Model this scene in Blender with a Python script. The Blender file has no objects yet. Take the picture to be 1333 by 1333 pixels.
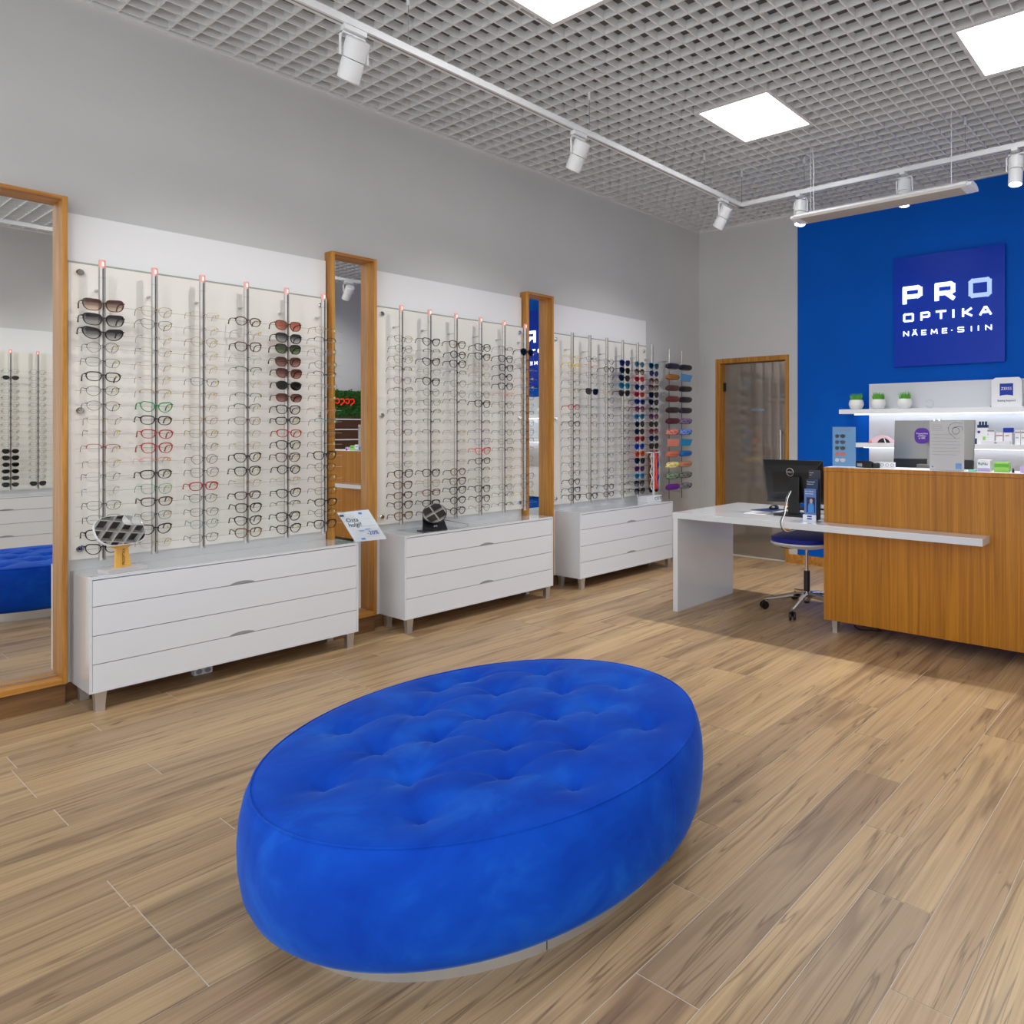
import bpy, bmesh, math, random
from mathutils import Vector, Matrix
random.seed(7)
R = math.radians
SC = bpy.context.scene
COL = SC.collection

# ---------------------------------------------------------------- camera, world, exposure
cam_d = bpy.data.cameras.new('camera'); cam = bpy.data.objects.new('camera', cam_d); COL.objects.link(cam)
cam_d.sensor_width = 36; cam_d.lens = 24.366; cam_d.shift_x = -0.2502; cam_d.shift_y = -0.0813
cam_d.clip_start = .05; cam_d.clip_end = 60
cam.location = (5.205, 0, 1.462); cam.rotation_euler = (R(90), 0, 0.5768)
SC.camera = cam
SC.view_settings.view_transform = 'Standard'; SC.view_settings.look = 'None'
SC.view_settings.exposure = 0.22; SC.view_settings.gamma = 1; SC.view_settings.use_curve_mapping = False
W = bpy.data.worlds.new('world'); SC.world = W; W.use_nodes = True
W.node_tree.nodes['Background'].inputs[0].default_value = (.88, .94, 1, 1)
W.node_tree.nodes['Background'].inputs[1].default_value = 1.5
PANEL_L = 5.6          # ceiling light panels, radiance
SPOT_A = 34.0          # track spots on the left wall
SPOT_B = 105.0          # track spots by the back wall
LED = 3.4              # strips under the shelves

# ---------------------------------------------------------------- room sizes
XR, YB, YF, H, HT = 6.55, 6.487, -2.6, 3.80, 4.3

# ---------------------------------------------------------------- materials
def lin(c):
    return tuple((v/255/12.92 if v/255 <= .04045 else ((v/255+.055)/1.055)**2.4) for v in c)
def nt(name):
    m = bpy.data.materials.new(name); m.use_nodes = True
    return m, m.node_tree, m.node_tree.nodes['Principled BSDF']
def mat(name, col, rough=.5, metal=0, emit=None, es=1, coat=0, spec=.5, sheen=0):
    m, t, b = nt(name)
    c = lin(col) if max(col) > 1 else col
    b.inputs['Base Color'].default_value = (*c, 1); b.inputs['Roughness'].default_value = rough
    b.inputs['Metallic'].default_value = metal; b.inputs['Specular IOR Level'].default_value = spec
    b.inputs['Coat Weight'].default_value = coat; b.inputs['Coat Roughness'].default_value = .03
    if sheen: b.inputs['Sheen Weight'].default_value = sheen; b.inputs['Sheen Roughness'].default_value = .35
    if emit: b.inputs['Emission Color'].default_value = (*lin(emit), 1); b.inputs['Emission Strength'].default_value = es
    m.diffuse_color = (*c, 1)
    return m
def noise(t, vec, scale, detail=3, rough=.55, dist=0):
    n = t.nodes.new('ShaderNodeTexNoise'); n.inputs['Scale'].default_value = scale
    n.inputs['Detail'].default_value = detail; n.inputs['Roughness'].default_value = rough; n.inputs['Distortion'].default_value = dist
    t.links.new(vec, n.inputs['Vector']); return n.outputs['Fac']
def ramp(t, fac, stops):
    r = t.nodes.new('ShaderNodeValToRGB'); e = r.color_ramp.elements
    while len(e) < len(stops): e.new(.5)
    for i, (p, c) in enumerate(stops): e[i].position = p; e[i].color = (*(lin(c) if max(c) > 1 else c), 1)
    t.links.new(fac, r.inputs[0]); return r.outputs[0]
def mapping(t, src, scale, loc=(0,0,0)):
    m = t.nodes.new('ShaderNodeMapping'); m.inputs['Scale'].default_value = scale; m.inputs['Location'].default_value = loc
    t.links.new(src, m.inputs[0]); return m.outputs[0]
def mixc(t, fac, a, b, mode='MIX'):
    n = t.nodes.new('ShaderNodeMix'); n.data_type = 'RGBA'; n.blend_type = mode
    if isinstance(fac, (int, float)): n.inputs[0].default_value = fac
    else: t.links.new(fac, n.inputs[0])
    for i, v in ((6, a), (7, b)):
        if isinstance(v, tuple): n.inputs[i].default_value = (*v, 1)
        else: t.links.new(v, n.inputs[i])
    return n.outputs[2]
def bump(t, b, h, s=.2, d=.01):
    n = t.nodes.new('ShaderNodeBump'); n.inputs['Strength'].default_value = s; n.inputs['Distance'].default_value = d
    t.links.new(h, n.inputs['Height']); t.links.new(n.outputs[0], b.inputs['Normal'])
def coords(t, kind='Object'):
    return t.nodes.new('ShaderNodeTexCoord').outputs[kind]

def wood(name, dark, light, grain=(60, 60, 3), rough=.38):
    m, t, b = nt(name); v = coords(t)
    f = noise(t, mapping(t, v, grain), 1, 5, .65, .4)
    g = noise(t, mapping(t, v, tuple(x*.22 for x in grain)), 1, 2, .5, 1.2)
    mx = t.nodes.new('ShaderNodeMath'); mx.operation = 'MULTIPLY_ADD'; mx.inputs[1].default_value = .9
    t.links.new(f, mx.inputs[0]); t.links.new(g, mx.inputs[2])
    s = t.nodes.new('ShaderNodeMath'); s.operation = 'MULTIPLY'; s.inputs[1].default_value = .52; t.links.new(mx.outputs[0], s.inputs[0])
    t.links.new(ramp(t, s.outputs[0], [(.34, dark), (.62, light)]), b.inputs['Base Color'])
    b.inputs['Roughness'].default_value = rough; bump(t, b, f, .08, .002)
    m.diffuse_color = (*lin(light), 1)
    return m

def floor_plank():
    m, t, b = nt('oak_look_floor_tile'); v = coords(t)
    oi = t.nodes.new('ShaderNodeObjectInfo')
    cb = t.nodes.new('ShaderNodeCombineXYZ')
    for i, k in enumerate((37., 91., 13.)):
        q = t.nodes.new('ShaderNodeMath'); q.operation = 'MULTIPLY'; q.inputs[1].default_value = k
        t.links.new(oi.outputs['Random'], q.inputs[0]); t.links.new(q.outputs[0], cb.inputs[i])
    ad = t.nodes.new('ShaderNodeVectorMath'); ad.operation = 'ADD'; t.links.new(v, ad.inputs[0]); t.links.new(cb.outputs[0], ad.inputs[1])
    p = ad.outputs[0]
    fine = noise(t, mapping(t, p, (70, 1.0, 1)), 1, 5, .66, .5)
    broad = noise(t, mapping(t, p, (9, .9, 1)), 1, 3, .55, 1.0)
    crack = noise(t, mapping(t, p, (12, .55, 1)), 1, 3, .5, .9)
    knot = noise(t, mapping(t, p, (11, 4.5, 1)), 1, 2, .5, .5)
    tone = ramp(t, oi.outputs['Random'], [(0, (176, 148, 114)), (.3, (202, 170, 126)), (.55, (188, 156, 118)), (.8, (212, 180, 134)), (1, (166, 140, 110))])
    c = mixc(t, ramp(t, fine, [(.3, (0., 0., 0.)), (.72, (.5, .5, .5))]), tone, lin((128, 94, 60)))
    c = mixc(t, ramp(t, broad, [(.5, (0., 0., 0.)), (.7, (.75, .75, .75))]), c, lin((118, 92, 68)))
    c = mixc(t, ramp(t, crack, [(.484, (0., 0., 0.)), (.5, (.6, .6, .6)), (.516, (0., 0., 0.))]), c, lin((84, 60, 40)))
    c = mixc(t, ramp(t, knot, [(.75, (0., 0., 0.)), (.81, (.8, .8, .8))]), c, lin((76, 54, 36)))
    t.links.new(c, b.inputs['Base Color'])
    t.links.new(ramp(t, fine, [(.2, (.30, .30, .30)), (.8, (.44, .44, .44))]), b.inputs['Roughness'])
    bump(t, b, fine, .1, .003)
    return m

def velvet():
    m, t, b = nt('blue_velvet'); v = coords(t)
    n = noise(t, v, 4.2, 4, .6, .5); f = noise(t, v, 190, 2, .6)
    t.links.new(ramp(t, n, [(.35, (4, 62, 176)), (.52, (8, 74, 190)), (.7, (22, 94, 206))]), b.inputs['Base Color'])
    b.inputs['Roughness'].default_value = .85
    b.inputs['Sheen Weight'].default_value = .35; b.inputs['Sheen Roughness'].default_value = .3
    b.inputs['Sheen Tint'].default_value = (.25, .5, 1, 1); b.inputs['Specular IOR Level'].default_value = .15
    bump(t, b, f, .15, .002); return m
def plaster(name, col, s=.03, spec=.4):
    m, t, b = nt(name); b.inputs['Specular IOR Level'].default_value = spec; n = noise(t, coords(t), 1.3, 3)
    c = lin(col); t.links.new(ramp(t, n, [(.3, tuple(x*(1-s) for x in c)), (.7, tuple(min(1, x*(1+s)) for x in c))]), b.inputs['Base Color'])
    f = noise(t, coords(t), 260, 2); bump(t, b, f, .08, .001); b.inputs['Roughness'].default_value = .62; return m
def brushed(name, col, rough=.32):
    m, t, b = nt(name); n = noise(t, mapping(t, coords(t), (400, 400, 6)), 1, 3)
    t.links.new(ramp(t, n, [(.3, (rough*.8,)*3), (.7, (rough*1.3,)*3)]), b.inputs['Roughness'])
    b.inputs['Base Color'].default_value = (*lin(col), 1); b.inputs['Metallic'].default_value = 1; return m
def lens(name, top, bot=None, alpha_gloss=.07, z0=-.02, z1=.02):
    m = bpy.data.materials.new(name); m.use_nodes = True; t = m.node_tree; t.nodes.clear()
    o = t.nodes.new('ShaderNodeOutputMaterial'); tr = t.nodes.new('ShaderNodeBsdfTransparent'); g = t.nodes.new('ShaderNodeBsdfGlossy')
    g.inputs['Roughness'].default_value = .04; mx = t.nodes.new('ShaderNodeMixShader'); mx.inputs[0].default_value = alpha_gloss
    if bot:
        sp = t.nodes.new('ShaderNodeSeparateXYZ'); t.links.new(coords(t), sp.inputs[0])
        mr = t.nodes.new('ShaderNodeMapRange'); mr.inputs[1].default_value = z0; mr.inputs[2].default_value = z1; t.links.new(sp.outputs[2], mr.inputs[0])
        t.links.new(ramp(t, mr.outputs[0], [(0, bot), (.9, top)]), tr.inputs[0])
    else: tr.inputs[0].default_value = (*(lin(top) if max(top) > 1 else top), 1)
    t.links.new(tr.outputs[0], mx.inputs[1]); t.links.new(g.outputs[0], mx.inputs[2]); t.links.new(mx.outputs[0], o.inputs[0])
    return m

M = dict(
 wall=plaster('light_grey_wall_paint', (208, 207, 205)), blue=plaster('blue_wall_paint', (0, 92, 198), .05, .12),
 white=mat('white_laminate', (228, 230, 234), .3), gloss=mat('white_gloss_lacquer', (226, 229, 233), .12, coat=.6),
 board=mat('white_display_board', (240, 240, 240), .25, coat=.3), frost=mat('frosted_backing_glass', (240, 237, 229), .2, coat=.4),
 glasstop=mat('glass_cabinet_top', (226, 228, 228), .05, coat=1, spec=.8), gap=mat('dark_gap', (40, 40, 42), .8),
 edge=mat('green_glass_edge', (168, 172, 160), .2),
 oak=wood('oak_veneer_frame', (148, 92, 24), (208, 146, 56), rough=.5), oakc=wood('oak_counter_veneer', (150, 90, 8), (196, 128, 24), (110, 110, 2.2), .42),
 oaky=wood('oak_veneer_along', (158, 96, 30), (216, 156, 68), (60, 3, 60), .5), tilebase=wood('wood_look_skirting', (96, 66, 38), (150, 108, 66), (40, 3, 40), .4),
 plank=floor_plank(), grout=mat('floor_grout', (214, 206, 192), .8),
 grid=mat('white_grid_metal', (232, 232, 231), .5), plenum=mat('plenum_dark_paint', (120, 120, 120), .9),
 lamp=mat('light_panel_diffuser', (255, 255, 255), .5, emit=(250, 252, 255), es=PANEL_L), lampframe=mat('light_panel_frame', (225, 222, 222), .5),
 track=mat('white_track_metal', (232, 232, 232), .35), spotlens=mat('spot_lens', (255, 255, 255), .4, emit=(255, 250, 242), es=14),
 led=mat('led_strip', (255, 255, 255), .5, emit=(236, 244, 255), es=LED),
 steel=mat('satin_steel', (208, 207, 206), .34, .85), rod=mat('satin_rod_steel', (196, 192, 186), .38, .6), chrome=mat('chrome', (215, 215, 215), .08, 1),
 slot=mat('rod_slot', (36, 34, 36), .6), tip=mat('red_lock_tip', (225, 170, 160), .3, emit=(255, 100, 80), es=.12), tipw=mat('tip_glow', (255, 230, 225), .3, emit=(255, 215, 208), es=.7),
 peg=mat('clear_peg', (168, 166, 160), .25), mirror=mat('mirror_silver', (.86, .87, .85), .0, 1), hook=mat('dark_hook', (70, 62, 56), .4),
 velvet=velvet(), sign=mat('blue_sign_panel', (0, 58, 190), .3, spec=.25), letter=mat('backlit_letters', (255, 255, 255), .4, emit=(238, 244, 255), es=1.3),
 letterO=mat('pale_blue_letter', (190, 210, 240), .4, emit=(150, 185, 235), es=.55),
 doorglass=mat('smoked_door_glass', (148, 138, 126), .06, .35, spec=1, coat=1), black=mat('black_plastic', (18, 18, 20), .32), blackm=mat('matt_black_plastic', (26, 26, 28), .55),
 silver=mat('anodised_aluminium', (146, 142, 138), .3, .7), greypl=mat('grey_plastic', (150, 150, 152), .4),
 seat=mat('navy_blue_upholstery', (4, 22, 150), .7, sheen=.3), paper=mat('white_paper', (236, 236, 240), .6), paperblue=mat('pale_blue_print', (130, 172, 220), .6),
 ink=mat('black_print', (22, 22, 26), .6), inkgrey=mat('grey_print', (150, 150, 156), .6), zblue=mat('blue_print', (10, 50, 165), .5), zlight=mat('light_blue_print', (70, 140, 215), .6),
 navy=mat('navy_print', (20, 44, 92), .5), purple=mat('purple_print', (84, 34, 150), .5), skin=mat('portrait_print', (196, 160, 150), .6),
 pot=mat('white_ceramic', (238, 238, 236), .25), green=mat('grass_green', (96, 176, 54), .6), soil=mat('dark_soil', (50, 42, 34), .9),
 stand=mat('light_grey_stone', (200, 196, 196), .4), amber=mat('pale_wood', (232, 178, 86), .5), cable=mat('white_cable', (225, 225, 225), .4),
 poster=mat('blue_poster_print', (112, 170, 226), .35), pink=mat('pink_fabric', (232, 196, 206), .6), lime=mat('lime_green_card', (150, 210, 90), .5),
 teal=mat('teal_card', (120, 200, 180), .5), lilac=mat('lilac_card', (196, 170, 220), .5), clearp=lens('clear_acrylic', (.95, .965, .97), None, .05),
 moss=mat('moss_green', (46, 96, 30), .9), redl=mat('red_letters', (225, 30, 20), .5, emit=(230, 30, 20), es=.6), brownshelf=mat('brown_shelf_back', (120, 76, 48), .6),
 red=mat('red_print', (215, 50, 45), .5), orange=mat('orange_print', (240, 120, 60), .5), bar=mat('brown_print', (110, 70, 40), .5),
)

# ---------------------------------------------------------------- mesh building
class MB:
    def __init__(s): s.v = []; s.f = []; s.sm = False
    def box(s, x0, y0, z0, x1, y1, z1):
        n = len(s.v)
        s.v += [(x, y, z) for x in (x0, x1) for y in (y0, y1) for z in (z0, z1)]
        s.f += [tuple(n+i for i in q) for q in ((0,1,3,2),(4,6,7,5),(0,4,5,1),(2,3,7,6),(0,2,6,4),(1,5,7,3))]; return s
    def tube(s, pts, r, seg=6, closed=False, flat=1.0):
        pts = [Vector(p) for p in pts]; n0 = len(s.v); k = len(pts)
        for i, p in enumerate(pts):
            a = pts[(i-1) % k] if (closed or i > 0) else p; b = pts[(i+1) % k] if (closed or i < k-1) else p
            d = (b-a).normalized(); up = Vector((0,0,1)) if abs(d.z) < .9 else Vector((1,0,0))
            u = d.cross(up).normalized(); w = u.cross(d)
            rr = r[i] if isinstance(r, (list, tuple)) else r
            for j in range(seg):
                t = 2*math.pi*(j+.5)/seg; q = p + u*math.cos(t)*rr*flat + w*math.sin(t)*rr; s.v.append(tuple(q))
        for i in range(k if closed else k-1):
            for j in range(seg):
                a = n0+i*seg+j; b = n0+i*seg+(j+1) % seg; c = n0+((i+1) % k)*seg+(j+1) % seg; d = n0+((i+1) % k)*seg+j
                s.f.append((a, b, c, d))
        if not closed:
            s.f.append(tuple(n0+j for j in range(seg-1, -1, -1))); s.f.append(tuple(n0+(k-1)*seg+j for j in range(seg)))
        return s
    def lathe(s, prof, c=(0,0,0), seg=24, sx=1, sy=1):
        n0 = len(s.v); k = len(prof)
        for r, z in prof:
            for j in range(seg):
                t = 2*math.pi*j/seg; s.v.append((c[0]+r*math.cos(t)*sx, c[1]+r*math.sin(t)*sy, c[2]+z))
        for i in range(k-1):
            for j in range(seg):
                a = n0+i*seg+j; b = n0+i*seg+(j+1) % seg; s.f.append((a, b, b+seg, a+seg))
        s.f.append(tuple(n0+j for j in range(seg-1, -1, -1))); s.f.append(tuple(n0+(k-1)*seg+j for j in range(seg)))
        return s
    def prism(s, poly, o, u, w, n, t):
        """polygon of (a,b) in the plane o+a*u+b*w, thickness t along n"""
        o, u, w, n = map(Vector, (o, u, w, n)); n0 = len(s.v); k = len(poly)
        for d in (0, t): s.v += [tuple(o+u*a+w*b+n*d) for a, b in poly]
        s.f.append(tuple(range(n0+k-1, n0-1, -1))); s.f.append(tuple(range(n0+k, n0+2*k)))
        for i in range(k):
            j = (i+1) % k; s.f.append((n0+i, n0+j, n0+k+j, n0+k+i))
        return s
    def mesh(s, name, m, smooth=False, bevel=0, shift=None):
        me = bpy.data.meshes.new(name)
        v = s.v if shift is None else [(a-shift[0], b-shift[1], c-shift[2]) for a, b, c in s.v]
        me.from_pydata(v, [], s.f)
        bm = bmesh.new(); bm.from_mesh(me); bmesh.ops.recalc_face_normals(bm, faces=bm.faces)
        if bevel: bmesh.ops.bevel(bm, geom=list(bm.edges), offset=bevel, segments=2, affect='EDGES', profile=.5)
        if smooth:
            for f in bm.faces: f.smooth = True
            for e in bm.edges:
                if e.is_manifold and e.calc_face_angle(0) > .7: e.smooth = False
        bm.to_mesh(me); bm.free(); me.materials.append(m); return me
def smooth_path(P, n=6):
    P = [Vector(p) for p in P]; Q = [P[0]*2-P[1]]+P+[P[-1]*2-P[-2]]; out = []
    for i in range(1, len(Q)-2):
        a, b, c, d = Q[i-1:i+3]
        for k in range(n):
            u = k/n; out.append(.5*((2*b)+(c-a)*u+(2*a-5*b+4*c-d)*u*u+(3*b-a-3*c+d)*u**3))
    return out+[P[-1]]
def link(name, data, parent=None):
    o = bpy.data.objects.new(name, data); COL.objects.link(o); o.parent = parent; return o
def tag(o, label, cat, group=None):
    o['label'] = label; o['category'] = cat
    if group: o['group'] = group
    return o
def thing(name, label, cat, loc=(0,0,0), rz=0, group=None):
    o = link(name, None); o.location = loc; o.rotation_euler = (0, 0, rz); o.empty_display_size = .05; return tag(o, label, cat, group)
def add(name, mb, m, parent=None, smooth=False, bevel=0, world=True, label=None):
    """add a mesh; with world=True coordinates are world ones and get shifted to the parent's origin (unrotated)"""
    sh = None
    if parent is not None and world:
        p = parent; sh = Vector((0,0,0))
        while p is not None: sh = sh+Vector(p.location); p = p.parent
    o = link(name, mb.mesh(name, m if not isinstance(m, str) else M[m], smooth, bevel, sh), parent)
    if label: o['label'] = label
    return o
def struct(name, mb, m, parent=None, bevel=0):
    o = add(name, mb, m, parent, bevel=bevel)
    if parent is None: o['kind'] = 'structure'
    return o
def box(*a): return MB().box(*a)
def text(s, size, parent, name, m, o, u, w, n=None, ext=.0008, align='LEFT', sx=1.0):
    cu = bpy.data.curves.new('t', 'FONT'); cu.body = s; cu.size = size; cu.extrude = ext; cu.align_x = align; cu.resolution_u = 2
    t = bpy.data.objects.new('t', cu); me = bpy.data.meshes.new_from_object(t)
    bpy.data.objects.remove(t); bpy.data.curves.remove(cu)
    u, w = Vector(u).normalized(), Vector(w).normalized(); n = u.cross(w)
    me.transform(Matrix(((u.x*sx, w.x, n.x, o[0]), (u.y*sx, w.y, n.y, o[1]), (u.z*sx, w.z, n.z, o[2]), (0,0,0,1))))
    me.materials.clear(); me.materials.append(M[m]); me.name = name
    return link(name, me, parent)

# ---------------------------------------------------------------- room shell
fl = struct('floor', box(-.05, YF, -.06, XR+.05, YB+.22, -.0012), 'grout')
ce = struct('ceiling', box(-.1, YF, HT, XR+.1, YB+.1, HT+.05), 'plenum')
wl = struct('wall_left', box(-.12, YF, 0, 0, YB, HT), 'wall')
wr = struct('wall_right', box(XR, 1.2, 0, XR+.12, YB, HT), 'wall')
wb = struct('wall_back', MB().box(-.12, YB, 0, .255, YB+.12, HT).box(.255, YB, 2.275, 1.255, YB+.12, HT).box(1.255, YB, 0, XR+.12, YB+.12, HT), 'wall')
add('blue_panel', box(1.372, YB-.012, .10, XR-.01, YB+.001, H-.02), 'blue', wb)
for nm, b in (('trim_1', (0, YF, H-.012, .02, YB-.02, H+.018)), ('trim_2', (.0, YB-.02, H-.012, XR, YB, H+.018)), ('trim_3', (XR-.02, 1.2, H-.012, XR, YB-.02, H+.018))):
    struct(nm, box(*b), 'grid')
struct('baseboard_back', box(1.262, YB-.02, 0, XR, YB+.0, .095), 'oaky')
struct('baseboard_left', box(0, YF, 0, .012, YB-.03, .10), 'tilebase')

# floor planks (mixed widths, module .334)
bnd = [0, .13, .305, .505, .675, .87, 1.06, 1.275, 1.41, 1.455, 1.65, 1.86, 2.055, 2.19, 2.41, 2.57, 2.745, 2.858, 2.985, 3.19, 3.35, 3.562, 3.727, 3.892, 4.108, 4.262, 4.483, 4.65, 4.85, 5.06, 5.21, 5.42, 5.58, 5.79, 5.94, 6.15, 6.3, 6.55]
bnd.remove(1.455); bnd[bnd.index(1.41)] = 1.45
known = {3.892: 1.368, 4.262: 2.02, 4.483: 1.69, 3.727: 1.70, 4.108: 2.34, 3.562: 2.03, 2.745: .724, 2.858: .724, 2.19: .713, 1.45: .735, 1.275: 1.06, 2.055: 1.06, .675: .738, .305: 1.40, 0: 1.07, 3.35: 3.34}
L = 1.324; pm = {}
for i in range(len(bnd)-1):
    x0, x1 = bnd[i], bnd[i+1]; y = known.get(x0, .39+.331*((i*3+i//2) % 4)) - 3*L
    while y < YB:
        a, b = max(y, YF), min(y+L, YB-.0)
        if b-a > .05 and b > -1.5:
            key = (round(x1-x0, 3), round(b-a, 3))
            if key not in pm: pm[key] = box(.0016, .0016, -.0012, key[0]-.0016, key[1]-.0016, 0).mesh('plank', M['plank'])
            o = link('plank', pm[key], fl); o.location = (x0, a, 0)
        y += L

# ceiling grid with cut-outs round the light panels
P0 = [(1.945, 4.0), (3.88, 4.0), (1.96, 2.045), (3.88, 2.045), (1.96, .1), (3.88, .1), (5.75, -.9), (3.88, -1.85), (1.96, -1.85)]
S = .655; CELL = .11; BH = .048; BT = .0105
def cuts(lo, hi, spans):
    out = []; c = lo
    for a, b in sorted(spans):
        if a > c: out.append((c, a))
        c = max(c, b)
    if c < hi: out.append((c, hi))
    return out
n = int((XR-.04)/CELL)
for i in range(n+1):
    x = .02+CELL*(i+.35)
    if x > XR-.03: break
    mb = MB()
    for a, b in cuts(YF, YB-.021, [(py-.002, py+S+.002) for px, py in P0 if px-.006 < x < px+S+.006]):
        mb.box(x-BT/2, a, H, x+BT/2, b, H+BH)
    add('slat', mb, 'grid', ce)
j = 0
while True:
    y = -.4+.018+CELL*j
    j += 1
    if y > YB-.03: break
    mb = MB()
    for a, b in cuts(.021, XR-.021, [(px-.002, px+S+.002) for px, py in P0 if py-.006 < y < py+S+.006]):
        mb.box(a, y-BT/2, H+.0005, b, y+BT/2, H+BH-.0005)
    add('slat', mb, 'grid', ce)

# ceiling light panels
plab = ['square ceiling light panel nearest the white track corner, above the heater bar', 'square ceiling light panel cut by the right edge, above the blue wall sign', 'square ceiling light panel cut by the top edge beside the long white track',
        'ceiling light panel in the second row, middle of the room', 'ceiling light panel in the third row on the left', 'ceiling light panel in the third row, middle of the room', 'ceiling light panel in the third row by the right wall', 'ceiling light panel by the entrance, middle', 'ceiling light panel by the entrance, left']
for (px, py), lb in zip(P0, plab):
    t = thing('ceiling_light', lb, 'ceiling light', (px+S/2, py+S/2, H), group='square ceiling light panels')
    e = .028
    fr = MB().box(px, py, H-.004, px+e, py+S, H+.05).box(px+S-e, py, H-.004, px+S, py+S, H+.05).box(px+e, py, H-.004, px+S-e, py+e, H+.05).box(px+e, py+S-e, H-.004, px+S-e, py+S, H+.05).box(px+e, py+e, H+.02, px+S-e, py+S-e, H+.05)
    add('frame', fr, 'lampframe', t)
    add('diffuser', box(px+e, py+e, H+.004, px+S-e, py+S-e, H+.012), 'lamp', t)

# ---------------------------------------------------------------- lighting tracks and spots
TZ = 3.49
def track(pts, label, wires):
    x0, y0 = pts[0]; t = thing('lighting_track', label, 'track', (x0, y0, TZ))
    mb = MB(); mg = MB()
    for (a, b), (c, d) in zip(pts[:-1], pts[1:]):
        w = .023
        mb.box(min(a, c)-w, min(b, d)-w, TZ, max(a, c)+w, max(b, d)+w, TZ+.038)
        if a == c: mg.box(a-.006, min(b, d), TZ-.0015, a+.006, max(b, d), TZ+.002)
        else: mg.box(min(a, c), b-.006, TZ-.0015, max(a, c), b+.006, TZ+.002)
    add('rail', mb, 'track', t); add('slot', mg, 'greypl', t)
    for x, y in wires:
        add('wire', MB().tube([(x, y, TZ+.03), (x, y, H+.03)], .0022, 4), 'greypl', t)
        add('clip', MB().tube([(x, y, H-.05), (x, y, H+.01)], .010, 8), 'track', t)
    return t
track([(1.53, YF+.3), (1.53, 5.19), (4.87, 5.19)], 'long white lighting track running along the left wall and round the corner', [(1.53, 2.08), (1.53, 3.365), (1.53, 4.65), (1.569, 5.15), (2.2, 5.19), (3.6, 5.19)])
track([(4.87, 5.13), (4.87, YF+.3)], 'white lighting track along the right wall, seen in the middle mirror', [(4.87, 4.2), (4.87, 2.4)])

def spot(x, y, tilt, az, label, energy, cone=70, r0=.054, blend=.6):
    """tilt from straight down (deg), azimuth of the tilt"""
    t = thing('track_spotlight', label, 'spotlight', (x, y, TZ), group='white cylinder spotlights on the tracks')
    add('adapter', box(x-.022, y-.055, TZ-.028, x+.022, y+.055, TZ-.001), 'track', t, bevel=.003)
    # bracket
    a = R(az); ux, uy = -math.sin(a), math.cos(a)
    w = r0+.012; hz = TZ-.028
    pts = [(x+ux*w, y+uy*w, hz-.13), (x+ux*w, y+uy*w, hz-.03), (x+ux*w*.8, y+uy*w*.8, hz-.010), (x-ux*w*.8, y-uy*w*.8, hz-.010), (x-ux*w, y-uy*w, hz-.03), (x-ux*w, y-uy*w, hz-.13)]
    add('bracket', MB().tube(pts, .0065, 6), 'track', t, smooth=True)
    ti = R(tilt); d = Vector((math.sin(ti)*math.cos(a), math.sin(ti)*math.sin(a), -math.cos(ti)))
    piv = Vector((x, y, hz-.115)); q = d.to_track_quat('-Z', 'Y')
    def body(prof):
        mb = MB().lathe(prof, seg=20); mb.v = [tuple(piv+(q @ Vector(v))) for v in mb.v]; return mb
    add('housing', body([(r0-.006, .085), (r0, .08), (r0, -.012)]), 'track', t, smooth=True)
    add('reflector_tube', body([(r0-.005, -.015), (r0-.003, -.018), (r0-.003, -.118), (r0-.010, -.121), (r0-.012, -.108)]), 'track', t, smooth=True)
    add('lens', body([(r0-.013, -.110), (r0-.013, -.114)]), 'spotlens', t)
    l = bpy.data.lights.new('spot', 'SPOT'); l.energy = energy; l.spot_size = R(cone); l.spot_blend = blend; l.shadow_soft_size = .045; l.color = (1, .985, .965)
    lo = link('spot_beam', l, t); lo.location = tuple(piv+d*.13-Vector((x, y, TZ))); lo.rotation_euler = q.to_euler()
    return t
for y, lb in ((1.80, 'white track spotlight aimed at the left wall, nearest the top left'), (3.27, 'white track spotlight halfway along the left wall track'), (4.92, 'white track spotlight beside the track corner'), (.35, 'white track spotlight on the left track near the entrance')):
    spot(1.53, y, 30 if y < 4.9 else 32, 180, lb, SPOT_A, 100, blend=.8)
for x, lb in ((2.165, 'white track spotlight at the left end of the hanging heater bar'), (3.115, 'white track spotlight behind the middle of the hanging heater bar'), (3.97, 'lit white track spotlight above the blue wall sign at right edge')):
    spot(x, 5.19, 8, 270, lb, SPOT_B, 112, blend=.8)
for y, lb in ((4.85, 'white track spotlight reflected in the middle mirror'), (3.2, 'white spotlight on the right track, second from the back'), (.6, 'white spotlight on the right track, third from the back')):
    spot(4.87, y, 42, 0, lb, SPOT_A*1.8, 110)

# hanging heater bar
t = thing('heater_bar', 'long white hanging heater bar with beige underside before the blue wall', 'heater', (2.97, 5.02, 3.22))
add('housing', MB().prism([(-.105, .012), (-.085, .0), (.085, .0), (.105, .012), (.10, .028), (.05, .05), (-.05, .05), (-.10, .028)], (2.25, 5.02, 3.2), (0, 1, 0), (0, 0, 1), (1, 0, 0), 1.44), 'track', t, bevel=.003)
for x in (2.215, 3.69):
    add('end_cap', MB().prism([(-.095, .006), (-.07, -.002), (.07, -.002), (.095, .006), (.085, .028), (.04, .045), (-.04, .045), (-.085, .028)], (x, 5.02, 3.2), (0, 1, 0), (0, 0, 1), (1, 0, 0), .035), 'white', t, bevel=.004)
add('heating_panel', box(2.30, 4.942, 3.1965, 3.64, 5.098, 3.2005), mat('beige_heating_panel', (178, 166, 146), .5), t)
for x in (2.36, 3.55): add('wire', MB().tube([(x, 5.02, 3.245), (x, 5.02, H+.03)], .003, 5), 'white', t)
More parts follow.
